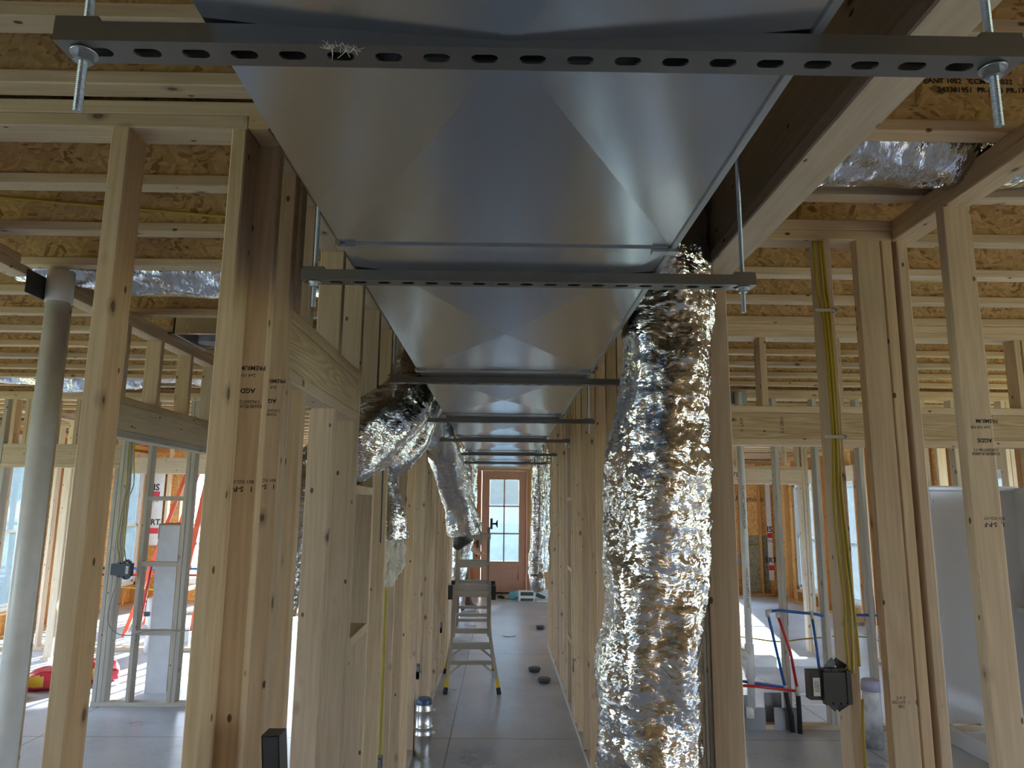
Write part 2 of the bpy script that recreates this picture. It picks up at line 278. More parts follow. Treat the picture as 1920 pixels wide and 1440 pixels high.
def tag(o, label, cat, group=None, kind=None):
    if label: o['label'] = label
    if cat: o['category'] = cat
    if group: o['group'] = group
    if kind: o['kind'] = kind
    return o
def thing(name, label, cat, loc, group=None):
    o = bpy.data.objects.new(name, None); COL.objects.link(o); o.location = loc; o.empty_display_size = 0.1
    return tag(o, label, cat, group)
def struct(name, mb, mat, origin=None):
    o = mb.build(name, mat, None, origin); o['kind'] = 'structure'; return o
def sroot(name, loc=(0, 0, 0)):
    o = bpy.data.objects.new(name, None); COL.objects.link(o); o.location = loc; o['kind'] = 'structure'; return o
def lum(parent, name, ax, x0, x1, y0, y1, z0, z1, kind='lumber', label=None, mat=None):
    o = MB().board(x0, x1, y0, y1, z0, z1).build(name, mat or kind + '_' + ax, parent)
    if label: o['label'] = label
    return o
def stamp(s, size, pos, xd, yd, parent, mat='ink', name='grade_stamp', bold=0.0):
    """printed lettering: a thin text mesh lying on a face"""
    cu = bpy.data.curves.new('t', 'FONT'); cu.body = s; cu.size = size; cu.align_x = 'CENTER'; cu.align_y = 'CENTER'; cu.extrude = 0.0002; cu.offset = bold; cu.space_line = 0.9; cu.resolution_u = 2
    to = bpy.data.objects.new('t', cu); COL.objects.link(to)
    bpy.context.view_layer.update()
    me = bpy.data.meshes.new_from_object(to.evaluated_get(bpy.context.evaluated_depsgraph_get())); bpy.data.objects.remove(to); bpy.data.curves.remove(cu)
    xd, yd = Vector(xd).normalized(), Vector(yd).normalized(); zd = xd.cross(yd)
    M = Matrix((xd, yd, zd)).transposed().to_4x4(); M.translation = Vector(pos) + zd * 0.0004
    me.transform(M); off = Vector((0, 0, 0)); q = parent
    while q is not None: off += q.location; q = q.parent
    me.transform(Matrix.Translation(-off)); me.materials.clear(); me.materials.append(MATS[mat])
    o = bpy.data.objects.new(name, me); COL.objects.link(o); o.parent = parent; return o
def dup(root, loc, label=None):
    r = root.copy(); COL.objects.link(r); r.location = loc
    if label: r['label'] = label
    for ch in list(root.children):
        c = ch.copy(); COL.objects.link(c); c.parent = r
        for g in ch.children: d = g.copy(); COL.objects.link(d); d.parent = c
    return r
S, T, C = 0.038, 2.675, 2.751     # board thickness, underside of top plates, underside of joists
ORD = ['first', 'second', 'third', 'fourth', 'fifth', 'sixth', 'seventh', 'eighth', 'ninth', 'tenth', 'eleventh', 'twelfth', 'thirteenth', 'fourteenth', 'fifteenth', 'sixteenth', 'seventeenth', 'eighteenth', 'nineteenth', 'twentieth']
ORD += ['twenty-' + q for q in ORD[:9]] + ['thirtieth'] + ['thirty-' + q for q in ORD[:9]]

# ------------------------------------------------------------------ shell
XL, XR, YF, YB, YBL, XJ = -6.5, 5.7, -6.0, 15.1, 13.3, -1.55
struct('floor', MB().box(XL - .15, XR + .15, YF - .15, YBL + .15, -0.3, 0).box(XJ - .15, XR + .15, YBL + .15, YB + 1.6, -0.3, 0), 'concrete')
struct('ceiling', MB().box(XL - .15, XR + .15, YF - .15, YBL + .15, 3.053, 3.09).box(XJ - .15, XR + .15, YBL + .15, YB + .15, 3.053, 3.09), 'osb_deck')
def sheath(axis, c0, c1, a0, a1, holes):
    """sheathing between a0 and a1 with openings (u0,u1,z0,z1)"""
    mb = MB(); z0, z1 = -0.1, 3.053
    cuts = sorted(set([a0, a1] + [h[0] for h in holes] + [h[1] for h in holes]))
    for u, w in zip(cuts[:-1], cuts[1:]):
        hs = sorted((h[2], h[3]) for h in holes if h[0] <= u + 1e-6 and h[1] >= w - 1e-6); z = z0
        for lo, hi in hs + [(z1, z1)]:
            if lo > z + 1e-6:
                mb.box(*((c0, c1, u, w) if axis == 0 else (u, w, c0, c1)), z, lo)
            z = hi
    return mb
wn = [0]
def window(axis, c, inward, u0, u1, z0, z1, sash=True):
    """double hung window set in a wall; c: inner face of the sheathing, inward: +1/-1 towards the room"""
    wn[0] += 1; loc = (c, (u0 + u1) / 2, z0) if axis == 0 else ((u0 + u1) / 2, c, z0)
    r = sroot('window_%d' % wn[0], loc)
    def bx(mb, a0, a1, d0, d1, q0, q1):
        dd = sorted((c + inward * d0, c + inward * d1))
        return mb.box(*((dd[0], dd[1], a0, a1) if axis == 0 else (a0, a1, dd[0], dd[1])), q0, q1)
    f = MB()
    for a in ((u0, u0 + .05, z0, z1), (u1 - .05, u1, z0, z1), (u0, u1, z0, z0 + .05), (u0, u1, z1 - .05, z1)): bx(f, a[0], a[1], -.03, .05, a[2], a[3])
    f.build('window_frame', 'vinyl_white', r)
    zm = (z0 + z1) / 2
    for k, (q0, q1, dd) in enumerate(((z0 + .05, zm + .02, .012), (zm - .02, z1 - .05, -.012))):
        s_ = MB(); a0, a1 = u0 + .05, u1 - .05
        for a in ((a0, a0 + .035, q0, q1), (a1 - .035, a1, q0, q1), (a0, a1, q0, q0 + .04), (a0, a1, q1 - .04, q1)): bx(s_, a[0], a[1], dd - .01, dd + .012, a[2], a[3])
        so = s_.build('sash', 'vinyl_white', r)
        bx(MB(), a0 + .035, a1 - .035, dd - .002, dd + .002, q0 + .04, q1 - .04).build('pane', 'clear_glass', so)
    return r
def ext_wall(name, axis, c, inward, a0, a1, holes, mat, studs=True, sk='orange', vis=None):
    """exterior wall: sheathing, plates, studs at 16 inches, headers and sills at the openings"""
    r = sroot(name, (c, (a0 + a1) / 2, 0) if axis == 0 else ((a0 + a1) / 2, c, 0))
    o0, o1 = sorted((c, c - inward * 0.012)); sheath(axis, o0, o1, a0, a1, holes).build('sheathing', mat, r)
    d0, d1 = sorted((c, c + inward * 0.089))
    def b(nm, ax, u0, u1, z0, z1, k=sk):
        return lum(r, nm, ax, *((d0, d1, u0, u1) if axis == 0 else (u0, u1, d0, d1)), z0, z1, k)
    la = 'y' if axis == 0 else 'x'
    doors = [h for h in holes if h[2] < 0.1]
    b('top_plate', la, a0, a1, C - S, C); b('top_plate', la, a0, a1, T, T + S)
    u = a0
    for h in sorted(doors) + [(a1, a1, 0, 0)]:
        if h[0] - u > .05: b('bottom_plate', la, u, h[0], 0, S)
        u = h[1]
    us = [a0 + .0 + k * .406 for k in range(int((a1 - a0) / .406) + 1)]
    for u in us:
        if vis and not (vis[0] < u < vis[1]): continue
        h = [q for q in holes if q[0] - .04 < u < q[1] + .0]
        if not h: b('stud', 'z', u, u + S, S, T)
        else:
            h = h[0]
            if h[3] + .3 < T: b('cripple_stud', 'z', u, u + S, h[3] + .26, T)
            if h[2] > .2: b('cripple_stud', 'z', u, u + S, S, h[2] - S)
    for h in holes:
        if vis and not (vis[0] < h[0] < vis[1]): continue
        b('header', la, h[0] - .04, h[1] + .04, h[3], h[3] + .25, 'pale' if sk == 'orange' else sk)
        if h[2] > .2: b('sill_plate', la, h[0], h[1], h[2] - S, h[2])
        for u in (h[0] - S, h[1]): b('stud', 'z', u, u + S, S, h[3])
    return r
wl = [(11.0, 11.85, .33, 2.38), (12.28, 13.12, .33, 2.38), (9.35, 10.3, .33, 2.38), (7.3, 8.3, .33, 2.38), (5.0, 6.2, .33, 2.38), (-1.8, .7, .2, 2.5)]  # openings nearest the camera are unseen, added to let daylight in
ext_wall('wall_left', 0, XL, 1, YF, YBL, wl, 'osb_wall_x', vis=(2.5, 13.3))
wr = [(13.0, 13.92, .25, 2.2), (11.45, 12.4, .25, 2.2), (9.9, 10.8, .25, 2.2), (8.0, 8.6, .9, 2.2), (6.1, 7.0, .3, 2.4), (4.0, 5.2, .3, 2.4), (1.8, 2.8, .3, 2.4), (-2.8, -1.2, .3, 2.4)]  # nearer openings lie out of view, added to light the framing
ext_wall('wall_right', 0, XR, -1, YF, YB, wr, 'osb_wall_x', vis=(3, 15.1))
wbl = [(-5.75, -4.85, .33, 2.38), (-4.5, -3.3, .33, 2.38), (-3.1, -1.9, .33, 2.38)]
ext_wall('wall_back_left', 1, YBL, -1, XL, XJ, wbl, 'osb_wall_y')
ext_wall('wall_back', 1, YB, -1, XJ, XR, [(-1.37, .55, -.1, 2.50), (2.9, 3.7, .3, 2.4), (4.1, 4.8, .3, 2.4)], 'osb_wall_y')
ext_wall('wall_jog', 0, XJ, 1, YBL, YB, [], 'osb_wall_x')
wf = [(-5.6, -4.8, .8, 2.1)]  # unseen opening behind the camera, sized for the light it admits
ext_wall('wall_front', 1, YF, 1, XL, XR, wf, 'osb_front', vis=(90, 91))
for h in wl[:3]: window(0, XL, 1, *h)
for h in wr[:4]: window(0, XR, -1, *h)
for h in wbl: window(1, YBL, -1, *h)
window(1, YB, -1, 2.9, 3.7, .3, 2.4); window(1, YB, -1, 4.1, 4.8, .3, 2.4)
# stained sheet of sheathing low on the back wall, and printing on the sheathing
bw = bpy.data.objects['wall_back']
p = MB().box(4.97, 5.56, YB - .013, YB - .001, 0.05, 1.2).build('sheathing_panel', 'osb_stained', bw); p['label'] = 'grey-green stained sheathing panel'
stamp('APA', 0.16, (4.95, YB - .014, 1.95), (1, 0, 0), (0, 0, 1), bw, name='sheathing_stamp'); stamp('[ EXPOSURE 1 ]', .1, (5.3, YB - .014, 1.92), (1, 0, 0), (0, 0, 1), bw, name='sheathing_stamp')

# door in the back wall: two glazed timber leaves, the right one in full view
dr = sroot('door_1', (-.41, YB - .05, 0))
f = MB(); DY0, DY1 = YB - .11, YB + .03
f.box(-1.37, -1.345, DY0, DY1, 0, 2.5).box(.525, .55, DY0, DY1, 0, 2.5).box(-1.37, .55, DY0, DY1, 2.475, 2.5)
f.build('door_frame', 'door_wood', dr)
MB().box(-1.37, .55, DY0 - .02, DY1 + .02, 0, .03).build('threshold', 'black_plastic', dr)
for side, x0, x1 in ((-1, -1.343, -.412), (1, -.408, .523)):
    g0, g1 = x0 + .165, x1 - .16; y0, y1 = YB - .075, YB - .03; d = MB()
    d.box(x0, g0, y0, y1, .032, 2.472).box(g1, x1, y0, y1, .032, 2.472).box(g0, g1, y0, y1, 2.29, 2.472).box(g0, g1, y0, y1, .032, .26).box(g0, g1, y0, y1, .535, .635)
    d.box(g0, g1, y0 + .018, y1 - .012, .26, .535).box(g0 + .06, g1 - .06, y0 + .006, y1 - .006, .31, .485)
    xm = (g0 + g1) / 2
    d.box(xm - .012, xm + .012, y0 - .003, y1 - .004, .635, 2.29)
    for z in (1.19, 1.745): d.box(g0, g1, y0 - .003, y1 - .004, z - .012, z + .012)
    do = d.build('door_leaf', 'door_wood', dr)
    for a, b_ in ((g0, xm - .011), (xm + .011, g1)):
        for q0, q1 in ((.635, 1.179), (1.201, 1.734), (1.756, 2.29)):
            MB().box(a + .001, b_ - .001, y0 + .02, y0 + .024, q0 + .001, q1 - .001).build('pane', 'filmed_glass', do)
hd = MB().box(-.50, -.455, YB - .088, YB - .076, .90, 1.05).tube([(-.478, YB - .088, 1.0), (-.478, YB - .13, 1.0), (-.59, YB - .135, 1.0)], .011, 8)
hd.build('door_handle', 'black_plastic', dr); MB().tube([(-.478, YB - .076, 1.13), (-.478, YB - .1, 1.13)], .03, 16).build('deadbolt', 'black_plastic', dr); MB().tube([(-.50, YB - .076, .74), (-.50, YB - .082, .74)], .018, 12).build('bore_plug', 'black_plastic', dr)
struct('sun_block_slab', MB().box(-1.4, 1.7, YB + .2, YB + 3.4, 2.95, 3.05), 'pale_x')  # unseen slab added to keep direct sun out of the door and corridor
struct('porch_slab', MB().box(-3, 3.0, YB + 1.6, YB + 3.4, -0.3, -0.02), 'gravel')
struct('ground', MB().box(-60, 60, -60, 90, -0.6, -0.3), 'grass')
# trees beyond the house
def tree(x, y, h, r, label, seed):
    t = thing('tree', label, 'tree', (x, y, -0.3), 'trees behind the house')
    MB().tube([(x, y, -.3), (x + .1, y, h * .3), (x, y + .1, h * .6)], [.25, .2, .1], 10).build('trunk', 'bark', t)
    bm = bmesh.new(); bmesh.ops.create_icosphere(bm, subdivisions=5, radius=1)
    for v in bm.verts:
        n = noise.fractal(v.co * 2.2 + Vector((seed * 3.1, seed, 0)), .9, 2.0, 5) * .35
        v.co = Vector((v.co.x * r, v.co.y * r, v.co.z * h * .42)) * (1 + n) + Vector((0, 0, h * .62))
    me = bpy.data.meshes.new('crown'); bm.to_mesh(me); bm.free(); me.materials.append(MATS['leaves']); o = bpy.data.objects.new('crown', me); COL.objects.link(o); o.parent = t
for i, (x, y, h, r, lb) in enumerate(((-5.5, 50, 8, 3.4, 'hazy green tree seen through the left panes of the back door'), (6.5, 52, 9, 3.6, 'hazy green tree seen through the right panes of the back door'),
        (-18, 34, 7, 3.0, 'green tree beyond the tall window left of the carton'), (-32, 44, 7, 3.6, 'green tree beyond the window half hidden by the long bare stud'), (17, 42, 8, 3.4, 'green tree beyond the right-hand double hung window'), (33, 44, 8, 4.0, 'green tree beyond the bright gap in the right wall'), (13, 20, 7, 3, 'green tree outside the window above the shower surround'))):
    tree(x, y, h, r, lb, i + 1)

# ------------------------------------------------------------------ stud walls
WW = {}
def stud_wall(key, label, loc): WW[key] = thing('stud_wall', label, 'stud wall', loc); return WW[key]
# corridor, left side
w = stud_wall('CL', 'long row of pale studs lining the left side of the corridor behind the ladder', (-.645, 1.8, 0)); a, b_ = -.69, -.601
lum(w, 'top_plate', 'y', a, b_, 1.78, 10.1, C - S, C); lum(w, 'top_plate', 'y', a, b_, 1.78, 10.1, T, T + S)
lum(w, 'bottom_plate', 'y', a, b_, 1.78, 10.1, 0, S, 'weathered')
lum(w, 'stud', 'z', a, b_, 1.784, 1.822, S, T)
lum(w, 'stud', 'z', a, b_, 1.945, 1.983, S, T); lum(w, 'stud', 'z', a, b_, 1.985, 2.023, S, 2.076)
for y in (2.135, 2.545): lum(w, 'stud', 'z', a, b_, y, y + S, S, 2.076); lum(w, 'cripple_stud', 'z', a, b_, y + .03, y + .03 + S, 2.29, T)
lum(w, 'cripple_stud', 'z', a, b_, 2.02, 2.058, 2.29, T); lum(w, 'stud', 'z', a, b_, 2.925, 2.963, S, 2.076); lum(w, 'stud', 'z', a, b_, 2.965, 3.003, S, T)
lum(w, 'header_plate', 'y', a, b_, 1.985, 2.963, 2.076, 2.114); lum(w, 'header', 'y', a + .004, b_ - .004, 1.985, 2.963, 2.114, 2.252, 'ringed'); lum(w, 'header_plate', 'y', a, b_, 1.985, 2.963, 2.252, 2.29)
ys = [3.385 + .4055 * k for k in range(17)]
for y in ys: lum(w, 'stud', 'z', a, b_, y, y + S, S, T)
for y in (5.70, 6.56, 8.6): lum(w, 'stud', 'z', a, b_, y, y + S, S, T)
for z in (1.19, 1.80): lum(w, 'blocking', 'y', a, b_, 3.004, 3.384, z - .019, z + .019)
# corridor, right side with the long beam in front
w = stud_wall('CR', 'corridor wall on the right with a long built-up beam over its open end', (.65, 2.0, 0)); a, b_ = .605, .694
lum(w, 'top_plate', 'y', .580, .669, -2.5, 2.15, C - S, C); lum(w, 'top_plate', 'y', .580, .669, -2.5, 2.15, T, T + S)
lum(w, 'top_plate', 'y', a, b_, 2.15, 9.4, C - S, C); lum(w, 'top_plate', 'y', a, b_, 2.15, 9.4, T, T + S); lum(w, 'bottom_plate', 'y', a, b_, 2.02, 9.4, 0, S, 'weathered')
bo = lum(w, 'beam', 'y', .583, .661, -2.5, 2.066, 2.448, T - .001, 'pale'); lum(w, 'beam_plate', 'y', .578, .667, -2.5, 2.066, 2.41, 2.448, 'pale')
for y, z1 in ((2.03, 2.409), (2.068, T), (2.106, T)): lum(w, 'post_ply', 'z', .573, .659, y, y + S - .002, S, z1)
for y in [2.50 + .406 * k for k in range(5)] + [4.60 + .418 * k for k in range(12)]:
    if y < 9.3: lum(w, 'stud', 'z', a, b_, y, y + S, S, T)
for y in (2.18, 6.08, 9.36): lum(w, 'stud', 'z', a, b_, y, y + S, S, T)
for z in (.6, 1.2, 1.81, 2.3): lum(w, 'blocking', 'y', a, b_, 6.312, 6.65, z - .019, z + .019)
# near wall on the left, facing the camera
w = stud_wall('A', 'nearest framed wall on the left, two top plates over a lone tilting stud', (-3, 1.735, 0)); a, b_ = 1.69, 1.779
lum(w, 'top_plate', 'x', -6.4, -.601, a, b_, C - S, C); lum(w, 'top_plate', 'x', -6.4, -.657, a, b_, T, T + S); lum(w, 'top_plate', 'x', -.655, -.601, a, b_, T, T + S)
lum(w, 'bottom_plate', 'x', -6.4, -.66, a, b_, 0, S, 'weathered')
lum(w, 'stud', 'z', -.998, -.952, a, b_, S, T); lum(w, 'stud', 'z', -.695, -.657, a, b_, S, T); lum(w, 'stud', 'z', -1.45, -1.412, a, b_, S, T); lum(w, 'stud', 'z', -1.86, -1.822, a, b_, S, T)
# wall running away on the left with the white pipe in it
w = stud_wall('G', 'framed wall running away on the left with a header and the big white pipe', (-2.045, 4, 0)); a, b_ = -2.09, -2.001
lum(w, 'top_plate', 'y', a, b_, -1.0, 2.86, C - S, C); lum(w, 'top_plate', 'y', a, b_, -1.0, 2.93, T, T + S)
lum(w, 'top_plate', 'y', a, b_, 3.20, 6.59, C - S, C); lum(w, 'top_plate', 'y', a, b_, 3.20, 6.59, T, T + S)
lum(w, 'stud', 'z', a, b_, 2.70, 2.738, S, T); lum(w, 'stud', 'z', a, b_, 2.30, 2.338, S, T); lum(w, 'stud', 'z', a, b_, 3.205, 3.243, S, T)
lum(w, 'stud', 'z', a, b_, 3.55, 3.588, S, T); lum(w, 'stud', 'z', a, b_, 3.59, 3.628, S, 2.076)
lum(w, 'header_plate', 'y', a, b_, 3.59, 5.42, 2.076, 2.114, 'weathered'); lum(w, 'header', 'y', a + .003, b_ - .003, 3.59, 5.42, 2.114, 2.254, 'pale'); lum(w, 'header_plate', 'y', a, b_, 3.59, 5.42, 2.254, 2.292)
for y in (3.74, 4.12, 4.525, 4.91, 5.31): lum(w, 'cripple_stud', 'z', a, b_, y, y + S, 2.292, T)
lum(w, 'stud', 'z', a, b_, 5.382, 5.42, S, 2.076); lum(w, 'stud', 'z', a, b_, 5.422, 5.46, S, T)
for y in (5.85, 6.25): lum(w, 'stud', 'z', a, b_, y, y + S, S, T)
lum(w, 'bottom_plate', 'y', a, b_, -1, 3.628, 0, S, 'weathered'); lum(w, 'bottom_plate', 'y', a, b_, 5.38, 6.59, 0, S, 'weathered')
pl = MB().box(-1.998, -1.994, 2.9, 3.07, 2.6, 2.70).build('nail_plate', 'black_plastic', w)
# cross wall far left with wide opening and ladder like blocking
w = stud_wall('F', 'cross wall on the left framing a closet, with flat blocks between two studs', (-3.4, 6.645, 0)); a, b_ = 6.6, 6.689
lum(w, 'top_plate', 'x', -6.4, -2.1, a, b_, C - S, C); lum(w, 'top_plate', 'x', -6.4, -2.1, a, b_, T, T + S)
lum(w, 'bottom_plate', 'x', -3.53, -2.1, a, b_, 0, S, 'weathered'); lum(w, 'bottom_plate', 'x', -6.4, -4.52, a, b_, 0, S, 'weathered')
for x, z1 in ((-3.525, 2.05), (-3.485, T), (-3.446, T), (-3.236, T), (-2.882, T), (-2.842, T), (-4.60, T), (-4.56, 2.05), (-2.45, T), (-4.98, T), (-5.4, T), (-5.8, T)):
    lum(w, 'stud', 'z', x, x + S, a, b_, S, z1, 'weathered')
lum(w, 'header_plate', 'x', -4.56, -3.487, a, b_, 2.05, 2.088); lum(w, 'header', 'x', -4.56, -3.487, a + .003, b_ - .003, 2.088, 2.225, 'lumber'); lum(w, 'header_plate', 'x', -4.56, -3.487, a, b_, 2.225, 2.263)
for x in (-4.52, -4.40, -4.36, -4.32, -4.15, -3.94, -3.60): lum(w, 'cripple_stud', 'z', x, x + S, a, b_, 2.263, T)
for z in (.613, 1.20, 1.78): lum(w, 'blocking', 'x', -3.198, -2.882, a, b_, z - .02, z + .02, 'weathered')
# far walls on the left
w = stud_wall('H', 'far cross wall on the left whose bottom plate lies in the sunlight', (-4.5, 9.03, 0)); a, b_ = 9.0, 9.089
lum(w, 'bottom_plate', 'x', -6.4, -2.6, a, b_, 0, S, 'pale'); lum(w, 'top_plate', 'x', -6.4, -2.6, a, b_, T, T + S); lum(w, 'top_plate', 'x', -6.4, -2.6, a, b_, C - S, C)
for x in (-6.3, -6.15, -5.85, -5.55, -5.12, -4.72, -3.0, -2.66): lum(w, 'stud', 'z', x, x + S, a, b_, S, T, 'pale')
lum(w, 'header', 'x', -4.68, -3.0, a, b_, 2.1, 2.3, 'pale')
w = stud_wall('M', 'close set row of far studs on the left that cut the sunlight into streaks', (-3.4, 12.0, 0)); a, b_ = 11.9, 11.989
lum(w, 'bottom_plate', 'x', -5.5, -1.7, a, b_, 0, S, 'pale'); lum(w, 'top_plate', 'x', -5.5, -1.7, a, b_, T, T + S, 'pale')
for k in range(-3, 16): lum(w, 'stud', 'z', -4.88 + .2 * k, -4.88 + .2 * k + S, a, b_, S, T, 'orange' if k % 3 else 'pale')
w = stud_wall('H2', 'short row of sunlit studs seen end on beside the big white pipe', (-4.98, 8.6, 0)); a, b_ = -5.08, -4.991
lum(w, 'bottom_plate', 'y', a, b_, 8.38, 8.99, 0, S, 'pale'); lum(w, 'top_plate', 'y', a, b_, 7.3, 8.99, T, T + S); lum(w, 'top_plate', 'y', a, b_, 7.3, 8.99, C - S, C)
for y in (8.42, 8.56, 8.70, 8.84): lum(w, 'stud', 'z', a, b_, y, y + S, S, T, 'pale')
# walls on the right
w = stud_wall('B', 'framed wall on the right whose first stud carries the yellow cables', (1.25, 2.43, 0)); a, b_ = 2.385, 2.474
lum(w, 'top_plate', 'x', .696, 1.369, a, b_, C - S, C); lum(w, 'top_plate', 'x', .696, 1.369, a, b_, T, T + S); lum(w, 'bottom_plate', 'x', .696, 1.369, a, b_, 0, S, 'weathered')
lum(w, 'stud', 'z', 1.112, 1.150, a, b_, S, T); lum(w, 'stud', 'z', 1.238, 1.327, a, a + S, S, T); lum(w, 'stud', 'z', 1.330, 1.368, a, b_, S, T); bs = lum(w, 'stud', 'z', 1.385, 1.423, a, b_, S, T)
w = stud_wall('C', 'framed wall at the far right, its plates slanting up over a stamped stud', (1.415, 1.2, 0)); a, b_ = 1.371, 1.460
lum(w, 'top_plate', 'y', a, b_, -2.0, 2.474, C - S, C); lum(w, 'top_plate', 'y', a, b_, -2.0, 2.474, T, T + S); lum(w, 'bottom_plate', 'y', a, b_, -2.0, 2.384, 0, S, 'weathered')
cs = lum(w, 'stud', 'z', a, b_, 2.095, 2.133, S, T); lum(w, 'stud', 'z', a + .005, b_ + .005, 1.705, 1.743, S, T); lum(w, 'stud', 'z', a, b_, 1.3, 1.338, S, T)
w = stud_wall('D', 'cross wall on the right with a wide header over an open doorway', (2, 3.885, 0)); a, b_ = 3.84, 3.929
lum(w, 'top_plate', 'x', .696, 5.6, a, b_, C - S, C); lum(w, 'top_plate', 'x', .696, 5.6, a, b_, T, T + S)
lum(w, 'header_plate', 'x', 1.12, 2.93, a, b_, 2.076, 2.114); hdD = lum(w, 'header', 'x', 1.12, 2.93, a + .002, b_ - .002, 2.114, 2.254, 'ringed'); lum(w, 'header_plate', 'x', 1.12, 2.93, a, b_, 2.254, 2.292)
for x in (1.10, 1.415, 1.83, 2.235, 2.64, 2.84, 2.885): lum(w, 'cripple_stud', 'z', x, x + S, a, b_, 2.292, T)
lum(w, 'stud', 'z', 1.12, 1.158, a, b_, S, 2.076); lum(w, 'stud', 'z', .72, .758, a, b_, S, T); lum(w, 'stud', 'z', 1.06, 1.098, a, b_, S, T)
lum(w, 'stud', 'z', 2.87, 2.908, a, b_, S, 2.076); lum(w, 'stud', 'z', 2.932, 2.97, a, b_, S, T)
for x in (3.3, 3.7, 4.1, 4.5, 4.9, 5.3): lum(w, 'stud', 'z', x, x + S, a, b_, S, T)
lum(w, 'bottom_plate', 'x', .696, 1.16, a, b_, 0, S, 'weathered'); lum(w, 'bottom_plate', 'x', 2.87, 5.6, a, b_, 0, S, 'weathered')
w = stud_wall('E', 'plumbing wall on the right with grey nail plates along its bottom', (2.4, 6.1, 0)); a, b_ = 6.05, 6.139
lum(w, 'bottom_plate', 'x', .696, 5.6, a, b_, 0, S, 'pale'); lum(w, 'top_plate', 'x', .696, 5.6, a, b_, T, T + S); lum(w, 'top_plate', 'x', .696, 5.6, a, b_, C - S, C)
for x in (.95, 1.35, 1.72, 2.315, 2.66, 3.035, 3.42, 3.47, 3.52, 3.60, 3.86, 4.02, 4.3, 4.34, 4.7, 5.1): lum(w, 'stud', 'z', x, x + S, a, b_, S, T, 'weathered' if 2 < x < 3.1 else 'pale')
lum(w, 'stud', 'z', 2.70, 2.738, a, b_, S, .42, 'weathered')
for x0, x1, y, z0, z1 in ((1.96, 2.13, a - .004, 0, .17), (2.20, 2.40, a - .004, 0, .17), (2.16, 2.30, b_ + .001, .03, .26), (1.96, 2.05, b_ + .001, .05, .24)): MB().box(x0, x1, y, y + .003, z0, z1).build('nail_plate', 'plate_metal', w)
MB().box(2.3535, 2.355, a - .002, b_ + .002, .80, 1.04).build('stud_guard', 'plate_metal', w); MB().box(3.0735, 3.075, a - .002, b_ + .002, .80, 1.04).build('stud_guard', 'plate_metal', w)
MB().box(1.94, 2.10, a - .004, a - .001, 2.62, 2.75).build('nail_plate', 'plate_metal', w)
for z in (2.3, 1.1): pass
w = stud_wall('J', 'distant framed opening on the right with a header marked in dark ink', (3.3, 9.2, 0)); a, b_ = 9.15, 9.239
lum(w, 'top_plate', 'x', 1.2, 4.2, a, b_, T, T + S, 'pale'); lum(w, 'top_plate', 'x', 1.2, 4.2, a, b_, C - S, C, 'pale')
lum(w, 'header_plate', 'x', 2.5, 3.84, a, b_, 2.05, 2.088, 'pale'); hj = lum(w, 'header', 'x', 2.5, 3.84, a + .002, b_ - .002, 2.088, 2.24, 'pale'); lum(w, 'header_plate', 'x', 2.5, 3.84, a, b_, 2.24, 2.278, 'pale')
for x in (2.6, 3.0, 3.05, 3.62, 3.78): lum(w, 'cripple_stud', 'z', x, x + S, a, b_, 2.278, T, 'pale')
for x, z1 in ((2.5, 2.05), (2.46, T), (3.80, 2.05), (3.842, T), (3.882, T), (1.4, T), (1.8, T), (2.1, T)): lum(w, 'stud', 'z', x, x + S, a, b_, S if x < 3.7 else 0, z1, 'pale')
lum(w, 'bottom_plate', 'x', 1.2, 2.54, a, b_, 0, S, 'pale')
w = stud_wall('K', 'line of pale studs and an orange panel near the right outer wall', (4.5, 8.8, 0)); a, b_ = 4.02, 4.109
for y in (7.05, 7.45, 7.85, 8.25, 8.65): lum(w, 'stud', 'z', 4.32, 4.409, y, y + S, S, T, 'pale')
lum(w, 'bottom_plate', 'y', 4.32, 4.409, 7.0, 8.7, 0, S, 'pale'); lum(w, 'top_plate', 'y', 4.32, 4.409, 7.0, 8.7, T, T + S, 'pale')
# grade stamps, printed upside down on the studs as in the yard
def grade(parent, x, y, z, sz=1.0, num='0268E4DA-0800'):
    X, Z = (-1, 0, 0), (0, 0, -1)
    stamp('PREMIUM', .016 * sz, (x + .012 * sz, y, z), X, Z, parent, bold=.0003); stamp('2x4 104 5/8', .012 * sz, (x - .008 * sz, y, z - .019 * sz), X, Z, parent)
    stamp('AGDS', .017 * sz, (x, y, z - .058 * sz), X, Z, parent, bold=.0005); stamp(num + '\n136260726-11', .0125 * sz, (x, y, z - .092 * sz), X, Z, parent)
    stamp('801 KD-HT', .013 * sz, (x + .004, y, z - .285 * sz), X, Z, parent); stamp('1   S-P-F', .018 * sz, (x + .004, y, z - .303 * sz), X, Z, parent, bold=.0004)
cl = [o for o in WW['CL'].children if o.name.startswith('stud')]
grade(cl[0], -.645, 1.784, 2.075); grade(cl[1], -.640, 1.945, 2.07, .95, '0268EFSA')
grade(cs, 1.43, 2.095, 2.00); stamp('S-P-F\nKD-HT  1\n801', .014, (1.275, 2.385, 1.135), (1, 0, 0), (0, 0, 1), [o for o in WW['B'].children if o.name.startswith('stud')][1])
for k, (x, s_) in enumerate(((1.30, 'VERSA'), (1.52, 'WEYERS'), (1.74, 'VERSA'))): stamp(['V. LAM', '2.0 2850', 'V. LAM'][k], .026, (x, 3.842, 2.185), (0, 0, 1), (-1, 0, 0), hdD)
stamp('N', .03, (-.6005, 2.13, 2.095), (0, 1, 0), (0, 0, 1), [o for o in WW['CL'].children if o.name.startswith('header_plate')][0])
stamp('x  7H', .10, (2.95, 9.151, 2.16), (1, 0, 0), (0, 0, 1), hj)

